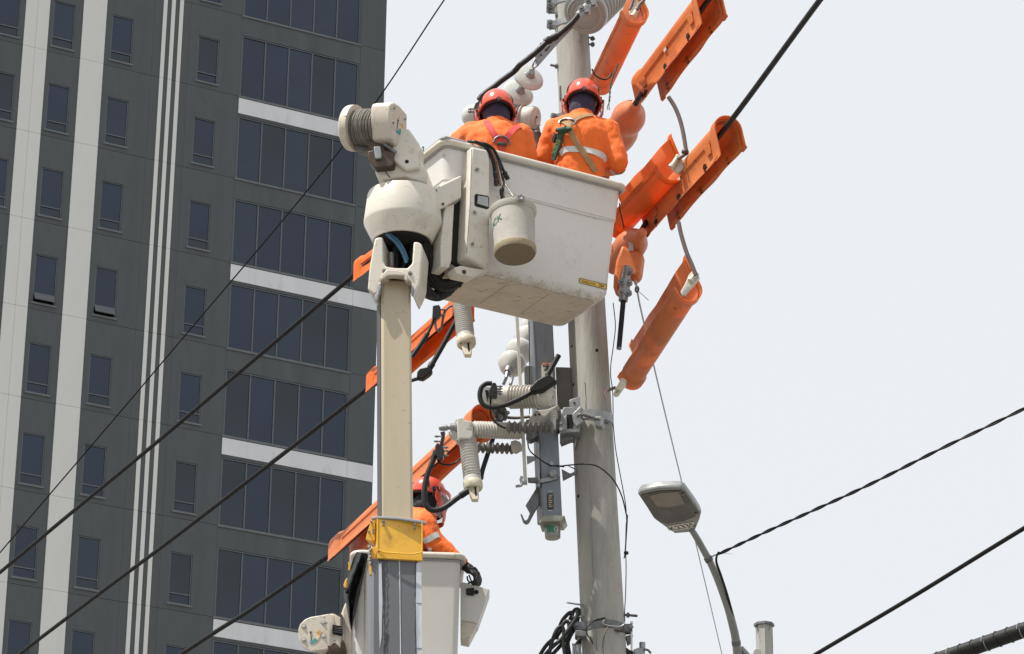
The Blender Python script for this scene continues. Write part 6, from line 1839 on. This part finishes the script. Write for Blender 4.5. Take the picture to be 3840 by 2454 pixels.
    hb = [cap(fL - fwd * .03, fL + fwd * .14, .046, .042), cap(fR - fwd * .03, fR + fwd * .14, .046, .042)]
    blob('boot', hb[:1], 'black_rubber', t, .012, 2)
    blob('boot', hb[1:], 'black_rubber', t, .012, 2)
    helmet(t, hcfg['c'], hcfg['hup'], hcfg['fwd'], hcfg.get('s', 1.0), True, hcfg.get('drop', .13))
    return t, jacket
floor_up = FLT.z - BH + .02

# ---- right-hand lineman, seen from behind
Y2 = 17.66
J = dict(head=P(*W4(722, 545), Y2 + .03), neck=P(*W4(708, 715), Y2 + .0), chest=P(*W4(690, 960), Y2 - .01), waist=P(*W4(700, 1260), Y2), hip=P(*W4(660, 1500), Y2 + .02), feet=BK(.80, .30, 0),
         sL=P(*W4(400, 900), Y2 - .0), eL=P(*W4(290, 1200), Y2 + .04), wL=P(*W4(420, 1330), Y2 + .28), sR=P(*W4(1010, 905), Y2 - .0), eR=P(*W4(1135, 1265), Y2 - .02), wR=P(*W4(1030, 1340), Y2 + .16),
         gR='glove_yellow')
X2, F2 = V(1, .05, 0).normalized(), V(-.05, 1, 0).normalized()
p2, jk2 = lineman('lineman in orange jacket with tan harness and green strap, right one in the upper bucket', J, X2, F2, V(0, 0, 1), floor_up,
    dict(up=V(0, .12, 1), fwd=V(-.02, 1, -.22), c=P(*W4(728, 520), Y2 + .03), hup=V(.02, .26, 1), s=.89, drop=.12))
f2 = caster(jk2)
w4 = lambda *a: [W4(*q) for q in a]
ribbon('back_band', f2, w4((470, 1165), (520, 1115), (600, 1108), (720, 1112), (850, 1140), (960, 1190), (985, 1250)), .036, 'reflective', p2, .002)
ribbon('cuff_band', f2, w4((1045, 1350), (1100, 1390), (1160, 1395), (1225, 1350)), .034, 'reflective', p2, .003)
hn = ribbon('harness_strap', f2, w4((830, 718), (770, 725), (690, 745), (630, 780), (570, 815)), .030, 'strap_tan', p2, .006)
ribbon('harness_strap', f2, w4((470, 800), (500, 790), (545, 812), (575, 870), (620, 980), (700, 1110), (790, 1240), (870, 1370)), .036, 'strap_tan', p2, .005)
ribbon('harness_strap', f2, w4((455, 800), (480, 790), (530, 800)), .03, 'strap_tan', p2, .006)
def d_ring(fn, pts, r_, parent, m='bolt'):
    put('d_ring', G().tube(spline([fn(q[0], q[1], .014)[0] for q in pts], 5), r_, 8), m, parent)
d_ring(f2, w4((458, 830), (480, 795), (540, 775), (600, 780), (640, 810), (605, 850)), .006, p2)
ln = ribbon('lanyard_pack', f2, w4((560, 875), (505, 905), (480, 960), (465, 1040), (440, 1130), (415, 1240)), .040, 'strap_green', p2, .012, .012)
put('lanyard_knot', G().tube(spline([f2(*q, .022)[0] for q in w4((450, 900), (490, 890), (540, 885), (595, 885))], 5), [.014] * 5 + [.019] * 6 + [.012] * 5, 10), 'strap_green', p2)
ribbon('side_pouch', f2, w4((432, 930), (412, 980), (405, 1030)), .024, 'black_plastic', p2, .006, .01)
ta_, tb_ = f2(*W4(490, 985), .034)[0], f2(*W4(425, 1180), .034)[0]
ty = (tb_ - ta_).normalized()
tn = V(0, -1, 0)
tnx = ty.cross(tn).normalized()
if tnx.x < 0:
    tnx = -tnx
tc_ = ta_.lerp(tb_, .54) + tn * .012
vs, fs = text('BUCK', .034, .0004)
g = G().add([tc_ + ty * (p.x * 1.05) + tnx * p.y * 1.0 for p in vs], [tuple(reversed(f)) for f in fs])
put('lettering', g, 'green_text', p2, fix=False)

# ---- left-hand lineman, seen from behind
Y1 = 17.42
J = dict(head=P(*W3(800, 655), Y1 + .03), neck=P(*W3(815, 805), Y1), chest=P(*W3(820, 1030), Y1), waist=P(*W3(830, 1280), Y1), hip=P(*W3(830, 1480), Y1), feet=BK(.36, .30, 0),
         sL=P(*W3(530, 935), Y1 + .02), eL=P(*W3(385, 1010), Y1 + .22), wL=P(*W3(480, 900), Y1 + .40), sR=P(*W3(1085, 965), Y1), eR=P(*W3(1165, 1180), Y1 + .02), wR=P(*W3(1080, 1250), Y1 + .26))
p1, jk1 = lineman('lineman in orange jacket with red harness straps, left one in the upper bucket', J, V(1, .08, 0).normalized(), V(-.08, 1, 0).normalized(), V(0, 0, 1), floor_up,
    dict(up=V(-.08, .1, 1), fwd=V(-.1, 1, -.2), c=P(*W3(805, 645), Y1 + .03), hup=V(-.05, .30, 1), s=.88, drop=.13), shirt_r=1.05)
f1 = caster(jk1)
w3 = lambda *a: [W3(*q) for q in a]
ribbon('harness_strap', f1, w3((690, 790), (730, 860), (780, 940), (825, 1010)), .036, 'strap_red', p1, .005)
ribbon('harness_strap', f1, w3((1080, 850), (1010, 880), (950, 945), (905, 1000)), .036, 'strap_red', p1, .005)
ribbon('harness_strap', f1, w3((780, 1030), (850, 1010), (930, 1030)), .036, 'strap_red', p1, .006)
ribbon('harness_strap', f1, w3((860, 1020), (865, 1080), (868, 1160)), .04, 'strap_red', p1, .005)
d_ring(f1, w3((770, 1040), (790, 995), (850, 965), (915, 985), (950, 1030), (940, 1060)), .006, p1)
put('shock_pack', G().tube(spline([f1(*q, .012)[0] for q in w3((820, 1052), (870, 1056), (915, 1062))], 4), .010, 8), 'strap_green', p1)

# ---- lower lineman, bending to the right
Y3 = 19.03
hand_w = P(*R6(1402, 812), YL + .14)
J = dict(head=P(*S5(445, 500), Y3), neck=P(*S5(330, 640), Y3 + .02), chest=P(*S5(170, 900), Y3 + .02), waist=P(*S5(60, 1260), Y3 + .0), hip=P(*S5(20, 1520), Y3), feet=LK(-.42, .27, 0),
         sR=P(*S5(330, 830), Y3 - .12), eR=P(*S5(545, 1130), Y3 - .14), wR=hand_w, sL=P(*S5(290, 800), Y3 + .16), eL=P(*S5(430, 1180), Y3 + .2), wL=P(*S5(560, 1350), Y3 + .05),
         hR=P(*R6(1455, 850), YL + .13) - hand_w, nR=V(.3, -.5, .8), curl=.62)
p3, jk3 = lineman('lineman with face shield bending over the rim of the lower bucket, reaching out right', J, V(.45, -.89, 0).normalized(), V(.89, .45, 0).normalized(), V(.25, 0, 1).normalized(), LO.z - LH + .03,
    dict(up=V(.35, .05, 1), fwd=V(.88, .42, -.35), c=P(*S5(415, 380), Y3), hup=V(.18, .12, 1), s=.78, drop=.175, gaiter='hood_black', front=.012, gs=.96, hs=.80))
f3 = caster(jk3)
s5 = lambda *a: [S5(*q) for q in a]
ribbon('sleeve_band', f3, s5((345, 1075), (420, 1050), (500, 1000), (555, 985)), .036, 'reflective', p3, .003)
ribbon('hip_band', f3, s5((380, 1215), (420, 1200), (460, 1215)), .03, 'reflective', p3, .003)
# wires in his hand
hw = thing('held_wires', 'loop of thin black wires held by the black glove above the tray', 'wires', P(*R6(1470, 960), YL + .1))
for q in (((1425, 900), (1432, 935), (1475, 968)), ((1480, 835), (1512, 860), (1518, 910), (1505, 970)), ((1440, 840), (1490, 830), (1515, 880), (1490, 930), (1430, 960)), ((1440, 890), (1460, 940), (1480, 970))):
    put('wire', G().tube(spline([R6(*p, YL + .05) for p in q], 7), .005, 7), 'black_rubber', hw)
